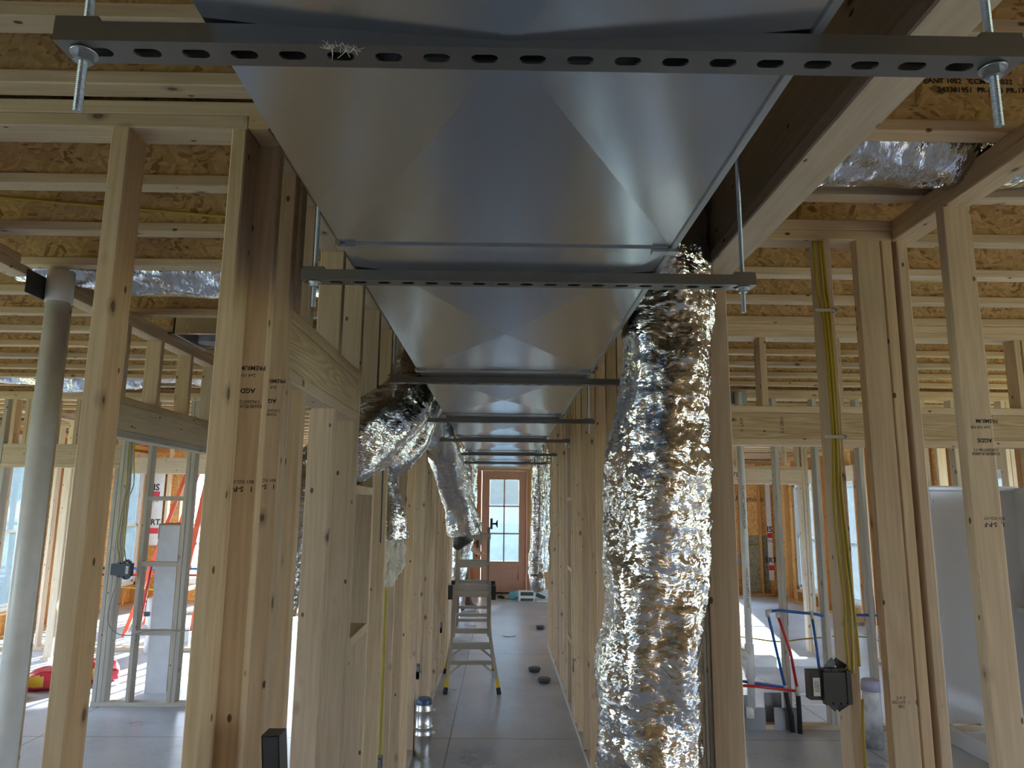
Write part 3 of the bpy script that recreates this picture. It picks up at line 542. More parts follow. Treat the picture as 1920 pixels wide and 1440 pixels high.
# ------------------------------------------------------------------ ceiling joists
jr = thing('ceiling_joist', 'wooden I-joist with strand board web crossing overhead, first from the camera', 'joist', (0, 0, C), 'I-joists across the ceiling')
MB().board(XL + .02, XR - .02, -.03, .03, C, C + .038).build('bottom_flange', 'lumber_x', jr); MB().board(XL + .02, XR - .02, -.03, .03, 3.012, 3.052).build('top_flange', 'lumber_x', jr)
MB().box(XL + .02, XR - .02, -.005, .005, C + .037, 3.013).build('web', 'osb_web', jr)
k0 = -5
for k in range(k0, 28):
    y = 1.842 + .4055 * k - .03; n = k - k0
    lb = 'wooden I-joist with strand board web crossing overhead, %s from the camera' % ORD[n]
    if k == k0: jr.location = (0, y, C); J = jr
    else: J = dup(jr, (0, y, C), lb)
    if k == 0: J0 = J
    if y > YBL - .1: J.scale = (1, 1, 1)
# joists over the rear bay are shorter
sj = thing('ceiling_joist', 'short wooden I-joist above the back door, first from the jog', 'joist', (1.7, 13.5, C), 'short I-joists above the back door')
MB().board(XJ + .02, XR - .02, 13.47, 13.53, C, C + .038).build('bottom_flange', 'lumber_x', sj); MB().board(XJ + .02, XR - .02, 13.47, 13.53, 3.012, 3.052).build('top_flange', 'lumber_x', sj); MB().box(XJ + .02, XR - .02, 13.495, 13.505, C + .037, 3.013).build('web', 'osb_web', sj)
for i in range(1, 4): dup(sj, (1.7, 13.5 + .4055 * i, C), 'short wooden I-joist above the back door, %s from the jog' % ORD[i])
lj = thing('ceiling_joist', 'extra I-joist pressed against the nearest left wall plates', 'joist', (-3.5, 1.645, C))
MB().board(-6.4, -.6, 1.622, 1.682, C, C + .038).build('bottom_flange', 'lumber_x', lj); MB().board(-6.4, -.6, 1.622, 1.682, 3.012, 3.052).build('top_flange', 'lumber_x', lj); MB().box(-6.4, -.6, 1.647, 1.657, C + .037, 3.013).build('web', 'osb_web', lj)
jw = [o for o in J0.children if o.name.startswith('web')][0]
stamp('PLANT 1052   CCMC 13032', .022, (1.285, 1.806, 2.917), (1, 0, 0), (0, 0, 1), jw, name='printed_code', bold=.0004); stamp('243381951  PR-L281 PR-17', .022, (1.325, 1.806, 2.891), (1, 0, 0), (0, 0, 1), jw, name='printed_code', bold=.0004)
# cables stapled along and through the joists
def cable(name, pts, r, mat, label=None, n=8, grp=None, sub=4):
    P = [Vector(p) for p in pts]; out = []
    for i in range(len(P) - 1):
        p0, p1, p2, p3 = P[max(i - 1, 0)], P[i], P[i + 1], P[min(i + 2, len(P) - 1)]
        for t in range(sub): out.append(crom(p0, p1, p2, p3, t / sub))
    out.append(P[-1]); o = MB().tube(out, r, n).build(name, mat, None, tuple(P[0]))
    return tag(o, label, 'cable', grp)
def crom(p0, p1, p2, p3, t):
    return 0.5 * ((2 * p1) + (p2 - p0) * t + (2 * p0 - 5 * p1 + 4 * p2 - p3) * t * t + (3 * p1 - p0 - 3 * p2 + p3) * t ** 3)
cable('power_cable', [(-2.6, 2.60, 2.94), (-1.9, 2.60, 2.88), (-1.5, 2.60, 2.85), (-1.1, 2.60, 2.82), (-.72, 2.60, 2.80)], .006, 'yellow_cable', 'yellow cable sagging along the I-joist over the lone left stud')
cable('power_cable', [(1.9, 3.20, 2.80), (2.05, 3.20, 2.80), (2.25, 3.20, 2.85), (2.45, 3.20, 2.94)], .007, 'yellow_cable', 'yellow cable curving up behind the far right stamped stud')

# ------------------------------------------------------------------ the trunk duct
td = thing('sheet_metal_duct', 'long rectangular galvanised duct hanging down the middle of the corridor', 'duct', (.005, 5, 2.243))
DX0, DX1, DZ0, DZ1 = -.314, .325, 2.229, 2.58
seams = [-1.22, .05, 1.315, 2.585, 3.84, 5.06, 6.38, 7.65, 8.95]
for i in range(len(seams) - 1):
    y0, y1 = seams[i] + .004, seams[i + 1] - .004; mb = MB(); xc, yc = (DX0 + DX1) / 2, (y0 + y1) / 2; zc = DZ0 - .018
    dy = .0
    vs = [(DX0, y0, DZ0), (DX1, y0, DZ0), (DX1, y1, DZ0), (DX0, y1, DZ0), (xc, yc, zc), (DX0, y0, DZ1), (DX1, y0, DZ1), (DX1, y1, DZ1), (DX0, y1, DZ1), (DX0 - .005, yc, (DZ0 + DZ1) / 2), (DX1 + .005, yc, (DZ0 + DZ1) / 2)]
    mb.add(vs, [(0, 1, 4), (1, 2, 4), (2, 3, 4), (3, 0, 4), (5, 8, 7, 6), (0, 3, 9), (3, 8, 9), (8, 5, 9), (5, 0, 9), (1, 6, 10), (6, 7, 10), (7, 2, 10), (2, 1, 10)])
    if i == len(seams) - 2: mb.add(vs[:4] + vs[5:9], [(3, 2, 6, 7)])
    mb.build('duct_section', 'duct_metal', td)
    MB().box(DX1 - .006, DX1 + .004, y0, y1, DZ0 - .004, DZ0 + .012).build('lock_seam', 'zinc', td)
for y in seams[1:-1]:
    MB().box(DX0 + .01, DX1 - .01, y - .012, y + .014, DZ0 - .004, DZ0 + .001).build('drive_cleat', 'duct_metal', td)
    MB().box(DX0 - .004, DX0 + .03, y - .012, y + .010, DZ0 - .008, DZ0 - .003).box(DX0 - .008, DX0, y - .014, y + .016, DZ0 - .006, DZ1).build('drive_cleat', 'duct_metal', td)
    MB().box(DX1 - .04, DX1 + .01, y - .012, y + .010, DZ0 - .009, DZ0 - .003).box(DX1, DX1 + .009, y - .014, y + .016, DZ0 - .006, DZ1).build('drive_cleat', 'duct_metal', td)
# trapeze hangers: slotted channel and two threaded rods
def slotted(x0, x1, y0, y1, z0, z1, pitch, s0):
    """open channel, slots cut through its bottom face"""
    mb = MB(); t = .0026; yc = (y0 + y1) / 2; hw = .0072; L_ = .0145
    mb.box(x0, x1, y0, y0 + t, z0, z1).box(x0, x1, y1 - t, y1, z0, z1)
    mb.box(x0, x1, y0 + t, y0 + .010, z1 - .006, z1).box(x0, x1, y1 - .010, y1 - t, z1 - .006, z1)
    mb.box(x0, x1, y0 + t, yc - hw, z0, z0 + t).box(x0, x1, yc + hw, y1 - t, z0, z0 + t)
    xs = []; x = s0
    while x + L_ < x1 - .004:
        if x - L_ > x0 + .004: xs.append(x)
        x += pitch
    prev = x0
    for x in xs:
        # bridge with rounded slot ends
        n = 6; l = x - L_
        arcs = [(l + hw - hw * math.cos(a), yc + hw * math.sin(a)) for a in [-PI / 2 + PI * k / n for k in range(n + 1)]]
        arcs = [(l + hw * (1 - math.cos(a)), yc + hw * math.sin(a)) for a in [-PI / 2 + PI * k / n for k in range(n + 1)]]
        left = [(prev, yc + hw), (prev, yc - hw)] if prev == x0 else [(px_, py_) for px_, py_ in reversed(pr)]
        poly = left + arcs
        nb = len(poly); vs = [(p[0], p[1], z0) for p in poly] + [(p[0], p[1], z0 + t) for p in poly]
        mb.add(vs, [tuple(range(nb)), tuple(range(2 * nb - 1, nb - 1, -1))] + [(i, (i + 1) % nb, nb + (i + 1) % nb, nb + i) for i in range(nb)])
        r_ = x + L_; pr = [(r_ - hw * (1 - math.cos(a)), yc + hw * math.sin(a)) for a in [-PI / 2 + PI * k / n for k in range(n + 1)]]; prev = r_
    poly = [(px_, py_) for px_, py_ in reversed(pr)] + [(x1, yc - hw), (x1, yc + hw)]
    nb = len(poly); vs = [(p[0], p[1], z0) for p in poly] + [(p[0], p[1], z0 + t) for p in poly]
    mb.add(vs, [tuple(range(nb)), tuple(range(2 * nb - 1, nb - 1, -1))] + [(i, (i + 1) % nb, nb + (i + 1) % nb, nb + i) for i in range(nb)])
    return mb
def rod(x, y, z0, z1, r=.0048, pitch=.0022, fine=True):
    mb = MB(); n = int((z1 - z0) / (pitch / 2)) if fine else 1
    pts = [(x, y, z0 + (z1 - z0) * i / n) for i in range(n + 1)]; rs = [r * (1.0 if i % 2 else .84) for i in range(n + 1)]
    return mb.tube(pts, rs if fine else r, 10, smooth=False)
SY = [.690, 1.470, 2.735, 4.03, 5.26, 6.68, 8.02]
SE = [(-.467, .545, -.445, .521), (-.428, .536, -.403, .513), (-.437, .545, -.422, .515), (-.449, .523, -.429, .49), (-.459, .499, -.428, .472), (-.43, .514, -.40, .48), (-.43, .50, -.40, .47)]
nm = ['nearest slotted strut and rods hanging across the top of the view', 'second slotted strut hanger, just beyond the first duct seam', 'third strut hanger under the duct, ending behind the foil duct', 'fourth strut hanger, its right end clear of the foil duct', 'fifth strut hanger along the corridor duct', 'sixth strut hanger along the corridor duct, close above the door', 'last strut hanger, right above the glazed door']
for i, (y, (x0, x1, r0, r1)) in enumerate(zip(SY, SE)):
    h = thing('strut_hanger', nm[i], 'strut hanger', ((x0 + x1) / 2, y, 2.2), 'strut hangers under the duct')
    z0, z1 = 2.2035, 2.2258
    slotted(x0, x1, y - .0195, y + .0195, z0, z1, .0508, x0 + (.02 if i else .0375)).build('channel', 'strut_metal', h)
    for x in (r0, r1):
        rod(x, y, z0 - (.068 if i == 0 else .055), C + .0, fine=i < 3).build('threaded_rod', 'zinc', h)
        MB().hexn(x, y, z0 - .0115, z0 - .003, .0098).build('nut', 'zinc', h); MB().tube([(x, y, z0 - .003), (x, y, z0 - .0004)], .0135, 20).build('washer', 'zinc', h)
        MB().box(x - .022, x + .022, y - .019, y + .019, z1 + .0003, z1 + .006).build('square_washer', 'strut_metal', h)
# tuft of fibre caught on the nearest channel
tf = MB()
for i in range(26):
    x = -.168 + random.uniform(-.016, .016); a = random.uniform(-1, 1); tf.tube([(x, .672, 2.2045), (x + .006 * a, .668 + random.uniform(-.008, .004), 2.199 - random.random() * .006), (x + .014 * a, .668 + random.uniform(-.01, .01), 2.201 - random.random() * .012)], .00035, 4)
tag(tf.build('fibre_tuft', 'clip', None, (-.168, .672, 2.2)), 'small tuft of pale fibres snagged on the nearest strut', 'fibres', kind='stuff')

# ------------------------------------------------------------------ flexible foil ducts
def flex(name, label, pts, seed, mat='foil_z', step=.009, n=110, rough=1.0, squash=None, cat='flexible duct', parent=None, flat=True):
    """pts: (x,y,z,r). crumpled insulated sleeve"""
    P = [Vector(p[:3]) for p in pts]; R_ = [p[3] for p in pts]; line = []
    for i in range(len(P) - 1):
        p0, p1, p2, p3 = P[max(i - 1, 0)], P[i], P[i + 1], P[min(i + 2, len(P) - 1)]
        m_ = max(2, int((p2 - p1).length / step))
        for t in range(m_): line.append((crom(p0, p1, p2, p3, t / m_), R_[i] + (R_[i + 1] - R_[i]) * (t / m_)))
    line.append((P[-1], R_[-1])); vs = []; L_ = 0
    t0 = (line[1][0] - line[0][0]).normalized(); up = Vector((0, 1, 0)) if abs(t0.y) < .9 else Vector((1, 0, 0)); u = t0.cross(up).normalized()
    for i, (p, r) in enumerate(line):
        t = (line[min(i + 1, len(line) - 1)][0] - line[max(i - 1, 0)][0]).normalized(); u = (u - t * u.dot(t)).normalized(); w = t.cross(u)
        if i: L_ += (p - line[i - 1][0]).length
        for k in range(n):
            a = 2 * PI * k / n; ca, sa = math.cos(a), math.sin(a)
            q = Vector((ca * 1.4, sa * 1.4, L_ * 5 + seed * 10))
            d = noise.noise(q) * .045 * r / .14
            d += noise.noise(Vector((ca * 1.6, sa * 1.6, L_ * 26 + seed * 3))) * .008 * rough * r / .14
            tw = L_ * 60 + 2.8 * noise.noise(Vector((ca * 1.1 + 5, sa * 1.1, L_ * 4 + seed)))
            d += (abs(noise.noise(Vector((ca * 3.2, sa * 3.2, tw)))) ** .7 - .3) * -.0085 * rough
            d += noise.noise(Vector((ca * 9, sa * 9, L_ * 60 + seed))) * .0040 * rough
            vs.append(p + (u * ca + w * sa) * (r * 0.985 + d * .62))
    m_ = len(line); fs = [(i * n + k, i * n + (k + 1) % n, (i + 1) * n + (k + 1) % n, (i + 1) * n + k) for i in range(m_ - 1) for k in range(n)]
    mb = MB(); mb.add(vs, fs, not flat)
    if parent is not None: return mb.build(name, mat, parent)
    o = mb.build(name, mat, None, tuple(P[-1])); return tag(o, label, cat)
flex('flexible_duct', 'big crumpled foil duct hanging down in front on the right', [(.442, 1.93, 2.745, .09), (.455, 1.93, 2.64, .10), (.465, 1.93, 2.48, .110), (.480, 1.97, 2.33, .118), (.468, 1.98, 2.17, .126), (.452, 1.98, 1.98, .131), (.430, 1.98, 1.77, .139), (.415, 1.98, 1.5, .141), (.395, 1.98, 1.2, .142), (.380, 1.98, .9, .144), (.36, 2.0, .45, .145), (.35, 2.02, .05, .145)], 1, n=150, step=.007, flat=False)
flex('flexible_duct', 'foil duct bending from the trunk out through the left stud wall', [(-.43, 3.62, 2.745, .07), (-.455, 3.62, 2.55, .09), (-.47, 3.58, 2.38, .115), (-.50, 3.45, 2.2, .15), (-.63, 3.22, 2.03, .16), (-.80, 3.12, 1.84, .13), (-.90, 3.06, 1.6, .11), (-.94, 3.04, 1.3, .10)], 2, flat=False)
flex('flexible_duct', 'narrower foil duct tucked behind the bending one on the left', [(-.42, 4.35, 2.6, .11), (-.48, 4.30, 2.35, .12), (-.60, 4.22, 2.08, .125), (-.80, 4.2, 1.85, .12), (-.95, 4.2, 1.5, .11)], 3, n=80, step=.014, flat=False)
f3 = thing('flexible_duct', 'cut foil duct end with fluffy insulation sticking out between left studs', 'flexible duct', (-.64, 4.04, 1.3))
flex('foil_sleeve', None, [(-.74, 4.03, 2.05, .05), (-.66, 4.02, 1.88, .07), (-.62, 4.02, 1.7, .088), (-.60, 4.02, 1.55, .09)], 4, n=60, step=.014, parent=f3, flat=False)
bm = bmesh.new(); bmesh.ops.create_icosphere(bm, subdivisions=4, radius=1)
for v in bm.verts:
    nn = noise.fractal(v.co * 2.5, .9, 2, 4) * .35; v.co = Vector((v.co.x * .075, v.co.y * .075, v.co.z * .16 * (1 if v.co.z > 0 else 1.0))) * (1 + nn) + Vector((.035, -.02, .17))
me = bpy.data.meshes.new('insulation_tuft'); bm.to_mesh(me); bm.free(); me.materials.append(MATS['insulation']); o = bpy.data.objects.new('insulation_tuft', me); COL.objects.link(o); o.parent = f3; o['label'] = 'pale fluffy insulation'
f4 = thing('flexible_duct', 'foil duct hanging above the ladder with its torn open end', 'flexible duct', (-.30, 6.3, 1.45))
flex('foil_sleeve', None, [(-.43, 5.56, 2.5, .10), (-.50, 5.58, 2.47, .12), (-.52, 5.66, 2.34, .13), (-.46, 5.95, 2.1, .135), (-.37, 6.22, 1.8, .14), (-.315, 6.3, 1.52, .148)], 5, n=90, step=.012, parent=f4, flat=False)
MB().tube([(-.315, 6.3, 1.53), (-.312, 6.3, 1.50), (-.31, 6.3, 1.485)], [.140, .143, .13], 40).build('insulation_rim', 'insulation', f4)
MB().tube([(-.32, 6.3, 1.50), (-.345, 6.3, 1.46), (-.37, 6.3, 1.41), (-.39, 6.3, 1.375)], [.10, .085, .05, .03], 24).build('inner_liner', 'liner', f4)
MB().tube([(-.25, 6.2, 1.58), (-.19, 6.17, 1.56), (-.165, 6.17, 1.5), (-.17, 6.17, 1.43), (-.18, 6.17, 1.39)], .006, 8).build('strap', 'grey_cable', f4)
flex('flexible_duct', 'foil duct slanting down behind the rungs of the ladder', [(-.43, 9.3, 2.6, .13), (-.46, 9.35, 1.9, .14), (-.50, 9.4, 1.4, .15), (-.56, 9.4, 1.0, .14), (-.60, 9.4, .6, .12), (-.62, 9.4, .3, .10)], 6, mat='foil_far', n=60, step=.02, flat=False)
f5 = thing('flexible_duct', 'foil duct hanging at the far end of the corridor, left of the last right stud', 'flexible duct', (.46, 9.0, .9))
flex('foil_sleeve', None, [(.46, 8.9, 2.7, .075), (.47, 8.95, 2.3, .085), (.465, 9.0, 1.8, .09), (.45, 9.0, 1.3, .095), (.435, 9.0, .93, .10)], 7, mat='foil_far', n=60, step=.02, parent=f5, flat=False)
MB().tube([(.435, 9.0, .96), (.45, 9.0, .86), (.46, 9.0, .76), (.47, 9.0, .72)], [.095, .098, .09, .05], 24).build('inner_liner', 'foil_far', f5)
flex('flexible_duct', 'second foil duct pressed against the far right studs', [(.50, 9.1, 2.7, .08), (.535, 9.12, 2.2, .085), (.53, 9.12, 1.7, .09), (.515, 9.12, 1.3, .09), (.505, 9.12, .95, .09)], 8, mat='foil_far', n=60, step=.02, flat=False)
flex('flexible_duct', 'foil duct lying between the ceiling joists on the left', [(-2.25, 3.235, 2.88, .12), (-2.0, 3.235, 2.86, .14), (-1.6, 3.235, 2.85, .15), (-1.2, 3.235, 2.84, .155), (-.72, 3.235, 2.84, .155)], 9, mat='foil_x', n=80, step=.012, rough=.5, flat=False)
flex('flexible_duct', 'foil duct lying between the ceiling joists on the right', [(.84, 2.015, 2.84, .10), (.93, 2.015, 2.86, .14), (1.2, 2.015, 2.86, .145), (1.6, 2.015, 2.86, .145), (2.1, 2.015, 2.87, .14)], 10, mat='foil_x', n=80, step=.010, rough=.7, flat=False)
flex('flexible_duct', 'far foil duct sagging below the ceiling joists on the left', [(-6.2, 6.07, 2.88, .14), (-5.0, 6.07, 2.83, .14), (-4.2, 6.07, 2.86, .13), (-3.7, 6.07, 2.82, .15), (-3.2, 6.07, 2.83, .14), (-2.8, 6.07, 2.88, .12), (-2.3, 6.07, 2.84, .14), (-1.9, 6.07, 2.86, .13)], 11, mat='foil_x', n=60, step=.025, rough=.6, flat=False)
# register boot in the ceiling
rb = thing('ceiling_register_boot', 'bright sheet metal register boot in the ceiling left of the corner studs', 'register boot', (-1.85, 4.4, C))
MB().box(-1.98, -1.70, 4.2, 4.21, C - .012, C + .09).box(-1.98, -1.70, 4.66, 4.67, C - .012, C + .09).box(-1.98, -1.97, 4.2, 4.67, C - .012, C + .09).box(-1.71, -1.70, 4.2, 4.67, C - .012, C + .09).box(-1.98, -1.7, 4.2, 4.67, C + .09, C + .1).build('housing', 'bright_metal', rb)
MB().box(-2.0, -1.975, 4.18, 4.69, C - .014, C - .011).box(-1.705, -1.68, 4.18, 4.69, C - .014, C - .011).box(-2.0, -1.68, 4.18, 4.205, C - .014, C - .011).build('rim', 'bright_metal', rb); MB().cyl(-1.84, 4.43, C - .02, C + .09, .08).build('collar', 'plate_metal', rb)

# ------------------------------------------------------------------ pipes
vp = thing('vent_pipe', 'tall thick white plastic pipe standing in the left wall', 'pipe', (-1.95, 3.06, 0))
MB().cyl(-1.955, 3.06, 0, 2.60, .0475, 40).build('pipe', 'pvc', vp); MB().cyl(-1.955, 3.06, 2.60, 2.74, .0545, 40).build('coupling', 'pvc', vp)
bp_ = thing('water_pipe', 'blue water pipe running along a joist high on the left', 'pipe', (-2.8, 4.22, 2.84))
MB().tube([(-3.6, 4.16, 2.85), (-2.66, 4.16, 2.85)], .014, 12).build('pipe', 'pex_blue', bp_); MB().tube([(-2.66, 4.16, 2.85), (-2.6, 4.16, 2.85)], .017, 12).build('coupling', 'black_plastic', bp_)
wp = thing('drain_pipe', 'slim white drain pipe with a tee joint in the plumbing wall', 'pipe', (2.02, 6.02, 0))
MB().cyl(2.015, 6.02, .172, 2.72, .030, 24).build('pipe', 'pvc', wp); MB().cyl(2.0, 6.02, .1, .18, .03).build('pipe', 'pvc', wp)
MB().cyl(2.015, 6.02, .40, .66, .038).tube([(2.015, 6.02, .56), (1.93, 6.02, .60)], .036, 20).build('tee', 'pvc', wp)
stamp('ASTM D2665 PVC-DWV 2in', .03, (2.015, 5.989, 1.75), (0, 0, 1), (-1, 0, 0), wp, name='pipe_print'); stamp('ASTM D2665 PVC-DWV', .03, (2.015, 5.989, 1.1), (0, 0, 1), (-1, 0, 0), wp, name='pipe_print')
cp = thing('capped_pipe', 'short white capped pipe with chipped dirty paint standing on the floor at right', 'pipe', (2.79, 5.64, 0))
MB().cyl(2.79, 5.64, .10, .44, .062, 36).build('pipe', 'pvc_dirty', cp); MB().cyl(2.79, 5.64, 0, .12, .064, 36).build('cement_base', 'cement', cp); MB().tube([(2.79, 5.64, .40), (2.79, 5.64, .475), (2.79, 5.64, .48)], [.068, .068, .055], 36).build('cap', 'purple', cp)
def pipe_thing(label, segs, mat, name='water_pipe', ends=()):
    t = thing(name, label, 'water pipe', segs[0][0]); MB().tube(segs[0], .0115, 12).build('pipe', mat, t)
    for s_, m_, rr in segs[1:]: MB().tube(s_, rr, 12).build('sleeve' if m_ == 'black_foam' else 'fitting', m_, t)
    return t
YP = 6.0
pipe_thing('blue water pipe rising left of the red one and turning over the studs', [[(2.28, YP, .34), (2.175, YP, .885), (2.165, YP, .915), (2.26, YP, .925), (2.55, YP, .90), (2.62, YP, .885)], ([(2.17, YP, .875), (2.165, YP, .915), (2.20, YP, .92)], 'clip', .016), ([(2.28, YP, .35), (2.284, YP, .30)], 'clip', .017), ([(2.284, YP, .30), (2.30, YP, .20), (2.32, YP, .12), (2.325, YP, .0)], 'black_foam', .018)], 'pex_blue')
pipe_thing('red water pipe leaning beside the blue one in the plumbing wall', [[(2.375 - .01, YP - .03, .34), (2.33, YP - .03, .60), (2.245, YP - .03, .875)], ([(2.242, YP - .03, .87), (2.24, YP - .02, .91)], 'clip', .015), ([(2.366, YP - .03, .35), (2.37, YP - .03, .28)], 'clip', .017), ([(2.37, YP - .03, .28), (2.372, YP - .03, .16), (2.37, YP - .03, 0)], 'black_foam', .019)], 'pex_red')
pipe_thing('second blue water pipe dropping behind the black cable box', [[(2.53, YP, .90), (2.555, YP, .60), (2.575, YP, .35)], ([(2.527, YP, .92), (2.532, YP, .86)], 'clip', .015)], 'pex_blue')
pipe_thing('low horizontal blue water pipe at the foot of the plumbing wall', [[(1.75, YP + .02, .40), (2.05, YP + .02, .36), (2.27, YP + .0, .335)]], 'pex_blue')
pipe_thing('low horizontal red water pipe at the foot of the plumbing wall', [[(1.75, YP - .01, .355), (2.05, YP - .02, .345), (2.35, YP - .03, .315)]], 'pex_red')
pipe_thing('blue water pipe crossing to the rightmost weathered stud', [[(2.78, YP + .09, .885), (3.0, YP + .09, .88), (3.22, YP + .09, .88)]], 'pex_blue')
cable('power_cable', [(1.8, 6.16, .70), (2.0, 6.16, .69), (2.3, 6.16, .655), (2.5, 6.16, .675), (2.68, 6.16, .69)], .006, 'yellow_cable', 'thin yellow cable strung through the plumbing wall studs')
cable('power_cable', [(2.76, 6.16, .70), (3.05, 6.16, .695), (3.2, 6.16, .65), (3.3, 6.16, .70)], .006, 'yellow_cable', 'thin yellow cable hooked over the rightmost weathered stud')
bt = thing('bath_drain_bracket', 'thin metal straps stretched between two studs of the plumbing wall', 'bracket', (2.5, 6.02, .24)); MB().box(2.355, 2.66, 6.0, 6.004, .28, .29).box(2.355, 2.66, 6.0, 6.004, .20, .21).build('strap', 'bright_metal', bt)

# ------------------------------------------------------------------ cables and boxes on the right stud
pts = [[(1.085, 2.375, 2.665), (1.088, 2.375, 2.5), (1.098, 2.372, 2.41), (1.105, 2.372, 2.30), (1.108, 2.372, 2.0), (1.103, 2.372, 1.9), (1.095, 2.37, 1.75), (1.098, 2.37, 1.6), (1.105, 2.365, 1.45), (1.10, 2.36, 1.36), (1.095, 2.345, 1.23)],
       [(1.105, 2.375, 2.665), (1.108, 2.375, 2.5), (1.112, 2.370, 2.41), (1.118, 2.372, 2.2), (1.118, 2.372, 1.93), (1.112, 2.37, 1.78), (1.118, 2.37, 1.6), (1.122, 2.365, 1.45), (1.12, 2.36, 1.36), (1.108, 2.345, 1.23)],
       [(1.116, 2.378, 2.665), (1.122, 2.378, 2.5), (1.124, 2.372, 2.41), (1.128, 2.376, 2.2), (1.126, 2.374, 1.93), (1.122, 2.37, 1.80), (1.13, 2.37, 1.6), (1.134, 2.368, 1.45), (1.137, 2.364, 1.36), (1.132, 2.35, 1.25)]]
for i, p_ in enumerate(pts):
    cable('power_cable', p_, .0052, 'yellow_cable', ['leftmost yellow cable running down the right stud to the black box', 'middle yellow cable running down the right stud to the black box', 'rightmost yellow cable running down the right stud to the black box'][i], grp='yellow cables on the right stud')
cable('power_cable', [(1.135, 2.35, 1.15), (1.14, 2.37, 1.08), (1.14, 2.374, .95), (1.138, 2.374, .5), (1.14, 2.374, .06)], .0052, 'yellow_cable', 'yellow cable leaving the bottom of the black box on the right stud', grp='yellow cables on the right stud')
for z, x, lb in ((2.412, 1.11, 'topmost'), (1.975, 1.113, 'middle'), (1.375, 1.125, 'lowest')):
    cs_ = thing('cable_clip', '%s pale plastic clip over the yellow cables on the right stud' % lb, 'cable clip', (x, 2.37, z), 'clips over the yellow cables')
    MB().box(x - .038, x + .036, 2.363, 2.366, z - .005, z + .005).box(x + .030, x + .040, 2.363, 2.384, z - .006, z + .008).build('strap', 'clip', cs_); MB().tube([(x + .035, 2.362, z), (x + .035, 2.366, z)], .004, 8).build('nail', 'zinc', cs_)
def elec_box(label, x, y, z, w_, h_, d_, mat, k=1.0, side=-1):
    t = thing('electrical_box', label, 'electrical box', (x, y, z))
    b1 = MB().box(x - w_ / 2, x + w_ / 2, y - d_, y, z - h_ / 2, z + h_ / 2).box(x - w_ / 2 - .04 * k, x - w_ / 2 + .002, y - d_ + .01 * k, y - .01 * k, z - h_ / 2 + .004, z + h_ / 2 + .002)
    for q in (-.3, 0, .3): b1.box(x + q * w_ - .012 * k, x + q * w_ + .010 * k, y - d_ + .006, y - d_ + .03 * k, z + h_ / 2, z + h_ / 2 + .010 * k).box(x + q * w_ - .01 * k, x + q * w_ + .010 * k, y - d_ + .006, y - d_ + .03 * k, z - h_ / 2 - .010 * k, z - h_ / 2)
    b1.box(x + w_ / 2 - .01, x + w_ / 2 + .004, y - d_ - .003, y - .01, z - h_ / 2 - .006, z + h_ / 2 + .006)
    b1.build('box_body', mat, t)
    for s_ in (-1, 1): MB().beam((x - .02 * k, y - d_ * .5, z + s_ * h_ / 2), (x + .012 * k, y - d_ * .3, z + s_ * (h_ / 2 + .028 * k)), .022 * k, .004, (0, 1, 0)).beam((x + .012 * k, y - d_ * .3, z + s_ * (h_ / 2 + .028 * k)), (x + .045 * k, y - .02 * k, z + s_ * (h_ / 2 + .006 * k)), .022 * k, .004, (0, 1, 0)).build('bracket', mat, t)
    lx = x + side * (w_ / 2 + .005) if side < 0 else x + w_ * .33
    lb_ = MB().box(x - w_ / 2 - .030 * k, x - w_ / 2 - .008 * k, y - d_ + .008 * k, y - d_ + .0095 * k, z - .028 * k, z + .026 * k) if side < 0 else MB().box(x + w_ * .22, x + w_ * .40, y - d_ - .002, y - d_ - .0005, z - h_ * .33, z + h_ * .33)
    lo = lb_.build('sticker', 'paper', t)
    px0 = x - w_ / 2 - .019 * k if side < 0 else x + w_ * .31
    stamp('UL LISTED\nE123456 A', .0075 * k, (px0, (y - d_ + .008 * k) if side < 0 else y - d_ - .002, z), (0, 0, 1), (-1, 0, 0), lo)
    return t
elec_box('large black plastic cable box with a white sticker nailed to the right stud', 1.048, 2.384, 1.192, .082, .088, .055, 'black_plastic')
elec_box('dark cable box high on the left closet wall with cables dropping in', -3.33, 6.598, 1.155, .13, .10, .07, 'navy_plastic', 1.1, side=1)
for i, (dx, p_) in enumerate(((0, 0), (.02, 1), (.05, 2))):
    cable('power_cable', [(-3.40 + dx * .8, 6.585, 2.66), (-3.405 + dx, 6.58, 2.2), (-3.39 + dx * 1.3, 6.57, 1.9), (-3.40 + dx * .5, 6.57, 1.75), (-3.415 + dx * 1.1, 6.57, 1.55), (-3.42 + dx * 1.2, 6.57, 1.38), (-3.37 + dx, 6.56, 1.215)], .0055, 'yellow_cable' if i != 1 else 'grey_cable', ['leftmost cable hanging down to the dark box on the left closet wall', 'grey cable between two yellow ones above the dark box on the left', 'rightmost cable hanging down to the dark box on the left closet wall'][i])
cable('power_cable', [(-3.36, 6.56, 1.10), (-3.42, 6.56, .9), (-3.43, 6.56, .72), (-3.35, 6.56, .62), (-3.22, 6.56, .60), (-3.10, 6.56, .635), (-2.95, 6.56, .65), (-2.80, 6.56, .64), (-2.5, 6.56, .66)], .005, 'grey_cable', 'cable looping below the dark box and across the left closet wall')
cable('power_cable', [(-.635, 3.90, 1.9), (-.63, 3.9, 1.6), (-.633, 3.88, 1.2), (-.63, 3.86, .8), (-.625, 3.86, .55), (-.605, 3.86, .47)], .005, 'yellow_cable', 'yellow cable on a left corridor stud feeding the low switch box')
cable('power_cable', [(-.612, 3.72, 2.2), (-.61, 3.70, 1.9), (-.609, 3.70, 1.7), (-.608, 3.70, 1.55)], .004, 'black_plastic', 'thin black cable hanging on a left corridor stud')
